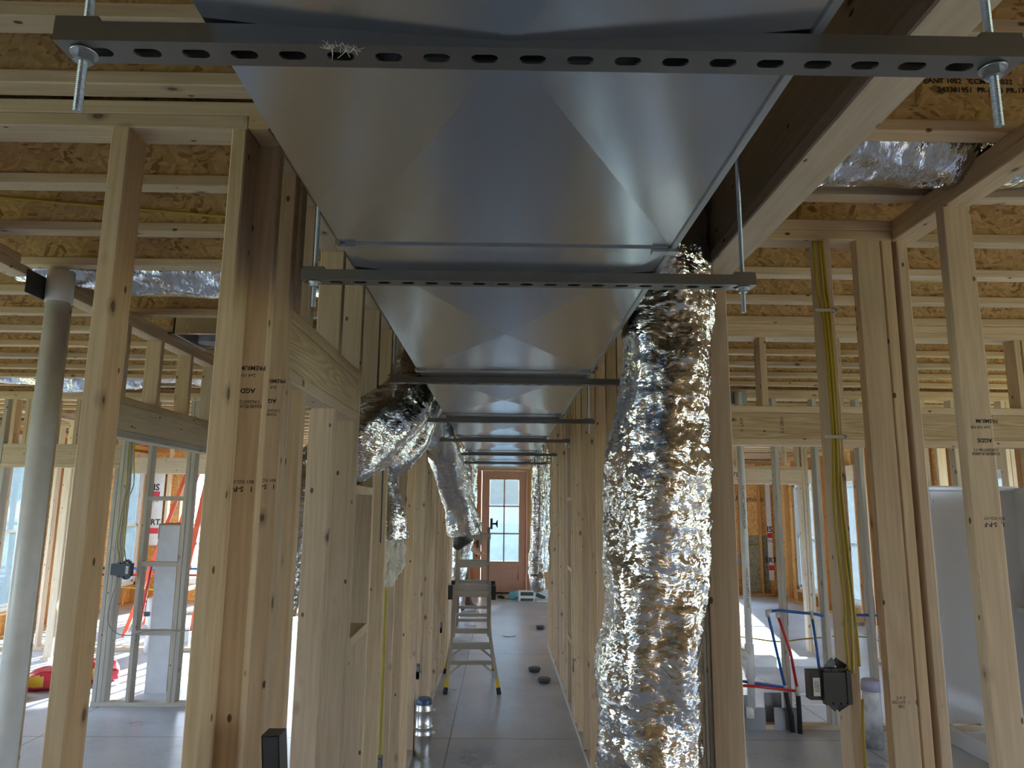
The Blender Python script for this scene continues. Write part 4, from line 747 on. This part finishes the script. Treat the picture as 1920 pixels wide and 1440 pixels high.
cable('power_cable', [(-.645, 3.78, 2.7), (-.64, 4.10, 2.3), (-.64, 4.15, 1.9), (-.64, 4.15, 1.2), (-.64, 4.15, .5), (-.64, 4.15, .1)], .008, 'yellow_cable', 'thick yellow cable standing behind the cut foil duct end')
for x, y, z, lb in ((-.62, 3.93, .42, 'grey wall box low on the left corridor studs, nearest of three'), (-.62, 5.62, .52, 'grey wall box low on the left corridor studs, middle of three'), (-.62, 7.7, .5, 'grey wall box low on the left corridor studs, farthest of three'), (.63, 6.2, .45, 'grey wall box low on the right corridor studs, nearer one'), (.63, 8.4, .5, 'grey wall box low on the right corridor studs, farther one')):
    t = thing('outlet_box', lb, 'outlet box', (x, y, z), 'low outlet boxes along the corridor'); sx_ = 1 if x < 0 else -1
    a0, a1 = sorted((x - .04 * sx_, x + .025 * sx_)); MB().box(a0, a1, y - .028, y + .028, z - .05, z + .002).box(a0, a1, y - .028, y + .028, z + .046, z + .05).box(a0, a1, y - .028, y - .025, z - .05, z + .05).box(a0, a1, y + .025, y + .028, z - .05, z + .05).box(a0, a0 + .003, y - .028, y + .028, z - .05, z + .05).build('box_body', 'plate_metal', t)

# ------------------------------------------------------------------ articulated ladder
ld = thing('ladder', 'aluminium folding ladder with yellow feet standing in the corridor', 'ladder', (-.26, 7.5, 0))
def lad(tz, yf, yt, x0f, x1f, x0t, x1t, front):
    def P(xf, xt, z):   # point of the rail at height z
        k = z / 1.6; y = yf + (yt - yf) * k
        zz = .56
        x = xf + (xt - xf) * min(1, z / zz); return Vector((x, y, z))
    for xf, xt in ((x0f, x0t), (x1f, x1t)):
        out = MB(); pr = [P(xf, xt, z) for z in (.12, .56, .96)]; pr2 = [P(xf, xt, z) + Vector((.018 if xf < -.25 else -.018, .0, 0)) for z in (.50, 1.0, tz)]
        for a_, b2 in zip(pr, pr[1:]): out.beam(a_, b2, .030, .055, (0, 1, 0))
        out.build('outer_rail', 'aluminium', ld)
        inn = MB()
        for a_, b2 in zip(pr2, pr2[1:]): inn.beam(a_, b2, .022, .045, (0, 1, 0))
        inn.build('inner_rail', 'aluminium', ld)
        MB().beam(P(xf, xt, .13), P(xf, xt, .052), .036, .06, (0, 1, 0)).build('foot_sleeve', 'yellow_foot', ld); MB().beam(P(xf, xt, .055), P(xf, xt, 0.0), .04, .066, (0, 1, 0)).build('rubber_foot', 'rubber', ld)
    for z, w_, wide in ((.27, .042, 0), (.43, .03, 0), (.555, .034, 0), (.69, .034, 0), (.885, .06, 1), (.95, .05, 1), (1.16, .055, 1), (1.435, .055, 1)):
        if z > tz: continue
        a_, b2 = P(x0f, x0t, z), P(x1f, x1t, z); MB().beam(a_, b2, .05 if front else .035, w_ * (.85 if not wide else 1), (0, 0, 1)).build('rung', 'aluminium', ld)
    for zz, zt in ((.13 + .04, .27),):
        for xf, xt, s_ in ((x0f, x0t, 1), (x1f, x1t, -1)): MB().beam(P(xf, xt, .16), P(xf, xt, .26) + Vector((s_ * .115, 0, 0)), .02, .02, (0, 1, 0)).build('brace', 'aluminium', ld)
    for xf, xt in ((x0t, -1), (x1t, 1)):
        q = P(xf, xf, .90); MB().box(q.x + (-.06 if xt < 0 else .018), q.x + (-.018 if xt < 0 else .06), q.y - .035, q.y + .035, .83, .965).build('lock_tab', 'black_plastic', ld)
lad(1.52, 7.10, 7.50, -.505, .0, -.455, -.105, True)
lad(1.52, 7.98, 7.58, -.575, -.06, -.455, -.115, False)
for x, s_ in ((-.47, -1), (-.10, 1)):
    MB().tube([(x - .012, 7.54, 1.56), (x + .012, 7.54, 1.56)], .055, 24).build('hinge', 'black_plastic', ld)
    MB().tube([(x + s_ * .012, 7.54, 1.56), (x + s_ * .045, 7.54, 1.56), (x + s_ * .055, 7.54, 1.56), (x + s_ * .065, 7.54, 1.56)], [.009, .009, .036, .038], 20).build('hinge_knob', 'black_plastic', ld)

# ------------------------------------------------------------------ person behind the ladder
def person():
    x, y = -.66, 12.55; t = thing('person', 'person in a black shirt and brown trousers standing behind the ladder', 'person', (x, y, 0))
    J = {'pel': (0, 0, .98, .13), 'wst': (.01, 0, 1.12, .125), 'che': (.0, 0, 1.34, .145), 'nk': (.0, 0, 1.50, .055), 'hd': (.02, 0, 1.60, .075), 'hd2': (.03, 0, 1.68, .095), 'top': (.01, 0, 1.74, .075)}
    E = [('pel', 'wst'), ('wst', 'che'), ('che', 'nk'), ('nk', 'hd'), ('hd', 'hd2'), ('hd2', 'top')]
    for s_, n_ in ((1, 'r'), (-1, 'l')):
        fx = .12 if s_ > 0 else -.10
        J.update({'hip' + n_: (0, .09 * s_, .90, .095), 'kn' + n_: (.03 + fx * .5, .10 * s_, .50, .062), 'an' + n_: (fx, .11 * s_, .10, .042), 'heel' + n_: (fx - .05, .11 * s_, .045, .04), 'ball' + n_: (fx + .10, .11 * s_, .04, .042), 'toe' + n_: (fx + .17, .11 * s_, .035, .032),
                  'sh' + n_: (0, .18 * s_, 1.42, .062), 'el' + n_: (.05, .23 * s_, 1.14, .043), 'wr' + n_: (.22, .2 * s_, .98, .03), 'hn' + n_: (.29, .19 * s_, .95, .033)})
        E += [('pel', 'hip' + n_), ('hip' + n_, 'kn' + n_), ('kn' + n_, 'an' + n_), ('an' + n_, 'heel' + n_), ('an' + n_, 'ball' + n_), ('ball' + n_, 'toe' + n_), ('che', 'sh' + n_), ('sh' + n_, 'el' + n_), ('el' + n_, 'wr' + n_), ('wr' + n_, 'hn' + n_)]
        for f_ in range(5):
            dy = (-.028 + .016 * f_) if f_ < 4 else -.045; ln = (.07, .08, .076, .06, .05)[f_]
            J['a%d' % f_ + n_] = (.33 + (0 if f_ < 4 else -.04), .19 * s_ + dy, .94, .010); J['b%d' % f_ + n_] = (.33 + ln * .8 + (0 if f_ < 4 else -.04), .19 * s_ + dy * 1.2, .915, .008)
            E += [('hn' + n_, 'a%d' % f_ + n_), ('a%d' % f_ + n_, 'b%d' % f_ + n_)]
    ks = list(J); me = bpy.data.meshes.new('s'); me.from_pydata([J[k][:3] for k in ks], [(ks.index(a), ks.index(b)) for a, b in E], [])
    ob = bpy.data.objects.new('s', me); COL.objects.link(ob); md = ob.modifiers.new('s', 'SKIN'); sv = me.skin_vertices[0].data
    for i, k in enumerate(ks): r = J[k][3]; sv[i].radius = (r, r)
    sv[0].use_root = True; ob.modifiers.new('d', 'SUBSURF').levels = 2
    bpy.context.view_layer.update(); m2 = bpy.data.meshes.new_from_object(ob.evaluated_get(bpy.context.evaluated_depsgraph_get())); bpy.data.objects.remove(ob)
    m2.materials.clear()
    for q in ('skin', 'shirt', 'trousers', 'boot', 'sole'): m2.materials.append(MATS[q])
    for p_ in m2.polygons:
        c = p_.center; arm = c.x > .17 and .85 < c.z < 1.1 or abs(c.y) > .2 and c.z < 1.05 and c.z > .85
        p_.material_index = 0 if c.z > 1.47 or (arm and c.x > .12) else 1 if c.z > .98 else 2 if c.z > .22 else 3 if c.z > .03 else 4
        if arm and c.z > .98 and c.x <= .12: p_.material_index = 1
        p_.use_smooth = True
    bo_ = bpy.data.objects.new('body', m2); COL.objects.link(bo_); bo_.parent = t
    bm = bmesh.new(); bmesh.ops.create_icosphere(bm, subdivisions=3, radius=1)
    for v in bm.verts:
        c = v.co.copy(); v.co = Vector((c.x * .108 + .005, c.y * .095, c.z * .09 + 1.715))
        if c.z < 0 and c.x > 0: v.co.x *= .3
    m3 = bpy.data.meshes.new('hair'); bm.to_mesh(m3); bm.free(); m3.materials.append(MATS['hair']); h_ = bpy.data.objects.new('hair', m3); COL.objects.link(h_); h_.parent = t
    for s_ in (-1, 1):
        MB().tube([(x + .115, y + .035 * s_, 1.655), (x + .122, y + .035 * s_, 1.655)], .010, 10).build('eye', 'rubber', t)
    MB().tube([(x + .11, y, 1.65), (x + .145, y, 1.62), (x + .12, y, 1.61)], [.008, .014, .01], 8).build('nose', 'skin', t)
person()

# ------------------------------------------------------------------ things on the floor and around
def disc(x, y, r, h, mat, label, name='pipe_cap', cat='cap', grp=None):
    t = thing(name, label, cat, (x, y, 0), grp); MB().tube([(x, y, 0), (x, y, h * .6), (x, y, h)], [r * .8, r, r], 32).build('rim', mat, t); MB().tube([(x, y, h), (x, y, h + .006)], [r * .9, r * .86], 32).build('lid', mat, t); return t
disc(.375, 8.05, .066, .04, 'disc_dark', 'dark round floor cap in the corridor, farther of the close pair', grp='dark round floor caps')
disc(.45, 7.57, .066, .04, 'disc_dark', 'dark round floor cap in the corridor, nearer of the close pair', grp='dark round floor caps')
disc(.585, 10.75, .066, .04, 'disc_dark', 'dark round floor cap half hidden behind the far right studs', grp='dark round floor caps')
disc(.13, 10.2, .105, .004, 'nozzle', 'bright round cover lying flat on the corridor floor', 'floor_cover', 'cover'); disc(-.38, 9.65, .11, .004, 'nozzle', 'pale blue round cover on the floor seen through the ladder', 'floor_cover', 'cover')
# galvanised collar by the left wall
cn = thing('duct_collar', 'galvanised round duct collar standing by the left corridor studs', 'duct collar', (-.545, 5.45, 0)); mb = MB(); prof = [(.058, 0), (.060, .06), (.060, .135), (.064, .14), (.064, .15), (.060, .155), (.060, .19), (.066, .195), (.060, .20), (.060, .30), (.064, .305), (.060, .31), (.060, .345)]
mb.tube([(-.535, 5.42, z) for r_, z in prof], [r_ for r_, z in prof], 36, cap=False).build('sleeve', 'bright_metal', cn); MB().tube([(-.535, 5.42, .30), (-.535, 5.42, .375), (-.535, 5.42, .385)], [.055, .055, .045], 30).build('inner_cap', 'blue_dark', cn)
MB().box(-.475, -.45, 5.40, 5.43, .30, .32).box(-.475, -.45, 5.40, 5.43, .15, .17).build('tab', 'paper', cn)
# dark metal channel leaning at the corner studs
bb = thing('metal_box', 'dark open metal box leaning at the foot of the left corner studs', 'metal box', (-.385, 1.70, 0))
def slab(p, q, w_, h_): return MB().beam(p, q, w_, h_, (0, 1, 0))
b0, b1 = Vector((-.385, 1.70, .001)), Vector((-.498, 1.70, 1.238))
MB().beam(b0 - Vector((.018, 0, 0)), b1 - Vector((.018, 0, 0)), .003, .055).beam(b0 + Vector((.018, 0, 0)), b1 + Vector((.018, 0, 0)), .003, .055).beam(b0 - Vector((0, .026, 0)), b1 - Vector((0, .026, 0)), .036, .003).beam(b1 - Vector((0, 0, .002)), b1, .036, .055).build('shell', 'black_plastic', bb)
# carton in the left closet
ct = thing('tall_carton', 'tall narrow white carton with pictures on its side, standing by the left closet', 'carton', (-3.18, 7.1, 0))
MB().box(-3.285, -3.085, 7.05, 7.23, 0, 1.53).build('carton_body', 'carton', ct); MB().box(-3.287, -3.083, 7.045, 7.06, 1.53, 1.545).box(-3.083, -3.078, 7.045, 7.235, 0.02, 1.548).box(-3.287, -3.283, 7.045, 7.235, 1.40, 1.545).box(-3.287, -3.083, 7.22, 7.235, 1.53, 1.548).build('flap', 'kraft', ct)
MB().box(-3.080, -3.076, 7.055, 7.225, .03, 1.52).build('printed_side', 'paper', ct)
for i in range(5): MB().box(-3.076, -3.074, 7.09, 7.17, 1.32 - i * .27, 1.45 - i * .27).build('picture', 'picture', ct)
# red bags
def bag(x, y, a, label, sd):
    t = thing('red_bag', label, 'bag', (x, y, 0), 'red and yellow bags on the left floor'); bm = bmesh.new(); bmesh.ops.create_cube(bm, size=1); bmesh.ops.subdivide_edges(bm, edges=bm.edges, cuts=12, use_grid_fill=True)
    for v in bm.verts:
        c = v.co * 2; k = 1 - .22 * (abs(c.x) ** 4) - .1 * abs(c.y) ** 4; z = (c.z * .085 * k + .095) * (1 - .35 * abs(c.x) ** 3); v.co = Vector((c.x * .26 * (1 - .12 * abs(c.y) ** 3), c.y * .16 * k, max(0, z + noise.noise(c * 2 + Vector((sd, 0, 0))) * .022)))
        v.co.rotate(Matrix.Rotation(a, 3, 'Z'))
    me = bpy.data.meshes.new('sack'); bm.to_mesh(me); bm.free(); me.materials.append(MATS['bag_red']); me.materials.append(MATS['bag_yellow'])
    for p_ in me.polygons:
        p_.use_smooth = True; c = Matrix.Rotation(-a, 3, 'Z') @ p_.center
        if c.y < -.10 and (-.2 < c.x < -.04 or .05 < c.x < .2) and .04 < c.z < .14: p_.material_index = 1
    o = bpy.data.objects.new('sack', me); COL.objects.link(o); o.parent = t
bag(-4.24, 7.25, .3, 'red bag with yellow print right of the thick white pipe', 1); bag(-4.55, 6.85, -.2, 'red bag with a white print at the left edge of the view', 5); bag(-4.05, 7.6, -.5, 'red bag lying behind the other bag, in the streaks of sun', 9)
# folding step ladder, red rails and white steps
sl_ = thing('step_ladder', 'red step ladder with white steps beyond the left closet wall', 'step ladder', (-4.45, 10.2, 0))
ap = Vector((-4.2, 10.15, 2.35))
for p0, p1 in (((-4.95, 10.4, 0), (-4.30, 10.35, 2.3)), ((-4.95, 9.9, 0), (-4.30, 10.0, 2.3))): MB().beam(p0, p1, .05, .03).build('rear_rail', 'red_fibreglass', sl_)
for p0, p1 in (((-3.95 - .35, 10.5, 0), (-4.02, 10.35, 2.3)), ((-4.30, 9.85, 0), (-4.02, 10.0, 2.3))): MB().beam(p0, p1, .07, .03).build('front_rail', 'red_fibreglass', sl_)
for k in range(7): z = .3 + .3 * k; x = -4.30 + .28 * z / 2.3; MB().box(x - .05, x + .05, 9.87 + .13 * z / 2.3, 10.48 - .13 * z / 2.3, z - .012, z + .02).build('step', 'step_white', sl_)
MB().box(-4.36, -3.96, 9.98, 10.4, 2.3, 2.35).build('top_cap', 'step_white', sl_)
# wall board strip of house wrap in the corners
for x0, x1, y, z0, z1, lb in ((-6.40, -6.12, YBL - .10, 1.0, 2.32, 'white printed wrap in the far left window corner'), (5.50, 5.60, YB - .10, .3, 2.35, 'white printed wrap by the far right window')):
    t = thing('window_wrap', lb, 'wrap', ((x0 + x1) / 2, y, z0)); MB().box(x0, x1, y - .006, y, z0, z1).build('sheet', 'wrap_white', t)
    xm = (x0 + x1) / 2; MB().box(max(x0, xm - .06), min(x1, xm + .07), y - .008, y - .006, z0 + .85, z0 + .95).build('print_block', 'wrap_red', t); MB().box(max(x0, xm - .08), min(x1, xm + .1), y - .008, y - .006, z0 + .2, z0 + .3).build('print_block', 'wrap_red', t)
    stamp('IS', .16, (xm, y - .007, z0 + 1.02), (1, 0, 0), (0, 0, 1), t, name='print', bold=.004); stamp('TN', .08, (xm, y - .007, z0 + .78), (1, 0, 0), (0, 0, 1), t, name='print'); stamp('ERT', .14, (xm, y - .007, z0 + .40), (1, 0, 0), (0, 0, 1), t, name='print', bold=.004)
# far left water lines on the outer wall
for z, m_, lb in ((.70, 'pex_blue', 'long blue water line across the far left studs'), (.60, 'pex_red', 'long red water line across the far left studs')):
    t = thing('water_pipe', lb, 'water pipe', (-5, 12.3, z)); MB().tube([(-6.41, 11.945, z), (-3.0, 11.945, z)], .02, 10).build('pipe', m_, t)
for x, m_, lb in ((-4.22, 'pex_red', 'short red riser dropping below the dark box on the left'), (-4.08, 'pex_blue', 'short blue riser dropping below the dark box on the left')):
    t = thing('water_pipe', lb, 'water pipe', (x, 8.9, .5)); MB().tube([(x - .06, 8.93, .35), (x - .02, 8.93, .75), (x + .02, 8.93, 1.05)], .016, 10).build('pipe', m_, t)
mf = thing('plumbing_manifold', 'white drain elbow with small valves below the dark box on the left', 'plumbing', (-4.2, 8.9, .0)); MB().cyl(-4.16, 8.93, .25, .62, .06).tube([(-4.16, 8.93, .28), (-4.32, 8.93, .18), (-4.42, 8.93, .16)], .07, 20).build('drain_pipe', 'pvc', mf); MB().cyl(-4.16, 8.93, 0, .25, .05).build('stub', 'pvc', mf)
for dx in (-.14, -.02, .10): MB().box(-4.16 + dx - .03, -4.16 + dx + .03, 8.84, 8.88, .42, .47).build('valve', 'black_plastic', mf)
tp = thing('tool_case', 'small white and red tool on the far floor left of the corner studs', 'tool', (-4.0, 9.6, 0)); MB().box(-4.1, -3.98, 9.5, 9.62, 0.0, .18).build('tool_body', 'step_white', tp); MB().box(-4.10, -4.0, 9.49, 9.5, .10, .15).build('band', 'wrap_red', tp)
# blue corner item and orange rafters not built; packages by the back door
pk = thing('package', 'white package with a dark green band on the floor by the back door', 'package', (.48, 13.9, 0)); MB().board(.34, .64, 13.75, 13.95, 0, .19, .02).build('wrapping', 'wrap_white', pk); MB().box(.375, .615, 13.745, 13.749, .015, .06).box(.375, .615, 13.745, 13.749, .11, .175).build('band', 'teal', pk)
rl = thing('blue_roll', 'light blue roll lying left of the white package by the back door', 'roll', (.27, 14.1, .06)); MB().tube([(.22, 14.0, .075), (.33, 14.25, .075)], .075, 24).build('roll', 'cyan', rl)
fb = thing('flat_box', 'flat white box resting on white sheets right of the back door', 'box', (.85, 14.5, .10)); MB().box(.60, .88, 14.35, 14.65, .16, .25).build('box_body', 'wrap_white', fb); MB().tube([(.74, 14.349, .205), (.74, 14.345, .205)], .012, 10).build('hole', 'rubber', fb)
sh = thing('paper_stack', 'pile of white sheets under the flat white box', 'paper', (.85, 14.4, 0)); MB().box(.60, 1.0, 14.2, 14.7, 0, .16).build('sheets', 'wrap_white', sh); MB().box(.68, .95, 13.8, 14.19, 0, .015).build('loose_sheet', 'wrap_white', sh)
gs = tag(MB().beam((.68, 14.02, .10), (.85, 14.08, .025), .07, .01).build('green_wrapper', 'teal', None, (.7, 14.05, 0)), 'crumpled green wrapper beside the white package', 'wrapper')
sh2 = thing('work_glove', 'small dark tool left of the packages on the far floor', 'tool', (.02, 14.2, 0)); MB().tube([(-.04, 14.28, .025), (.02, 14.22, .028), (.07, 14.14, .02)], [.02, .032, .02], 12).build('grip', 'rubber', sh2)
tag(MB().box(.10, .20, 14.1, 14.13, 0, .012).build('wood_scrap', 'rubber', None, (.15, 14.1, 0)), 'thin dark scrap lying between the dark tool and the packages', 'scrap')
# shower unit
sw = thing('shower_surround', 'glossy white shower surround with a raised curb behind the right studs', 'shower', (3.8, 5.2, 0))
def rbox(mb, *a): return mb.board(*a, c=.012)
m1 = MB(); rbox(m1, 3.47, 4.20, 5.82, 5.85, .12, 1.90); rbox(m1, 3.46, 4.20, 5.80, 5.86, 1.89, 1.935); m1.box(3.50, 4.16, 5.812, 5.82, 1.80, 1.82)
m1.build('back_panel', 'shower_white', sw); rbox(MB(), 4.16, 4.20, 4.55, 5.83, .12, 1.92).build('side_panel', 'shower_white', sw)
m3 = MB(); m3.box(3.44, 4.18, 4.55, 5.83, 0, .05); rbox(m3, 3.40, 3.46, 4.55, 5.86, 0, .13); m3.box(3.46, 3.5, 4.55, 5.83, .05, .09); m3.build('pan', 'shower_white', sw); MB().box(4.08, 4.16, 4.6, 5.81, .95, .99).build('shelf', 'shower_white', sw)
bxs = thing('wall_scrap', 'loose white boards and offcuts lying beyond the plumbing wall', 'offcuts', (3.0, 8.6, 0)); MB().box(2.75, 3.10, 8.35, 8.5, 0, .10).box(3.2, 3.6, 8.4, 8.55, 0, .07).build('board', 'paper', bxs)
ob_ = thing('outlet_box', 'small outlet box on the distant strand board wall at right', 'outlet box', (4.93, YB - .06, .65)); MB().box(4.86, 4.95, YB - .06, YB, .60, .75).build('box_body', 'plate_metal', ob_)
cable('power_cable', [(4.97, YB - .05, 1.0), (5.2, YB - .05, .985), (5.5, YB - .05, 1.0)], .012, 'yellow_cable', 'yellow cable crossing the stained panel far right')
for x, y in ((-5.9, 12.25), (-4.9, 12.25)): pass
cable('power_cable', [(-6.4, 11.945, .42), (-6.0, 11.945, .40), (-5.2, 11.945, .36), (-4.6, 11.945, .42), (-4.0, 11.945, .38), (-3.2, 11.945, .41)], .010, 'yellow_cable', 'long yellow cable sagging low along the far left studs')
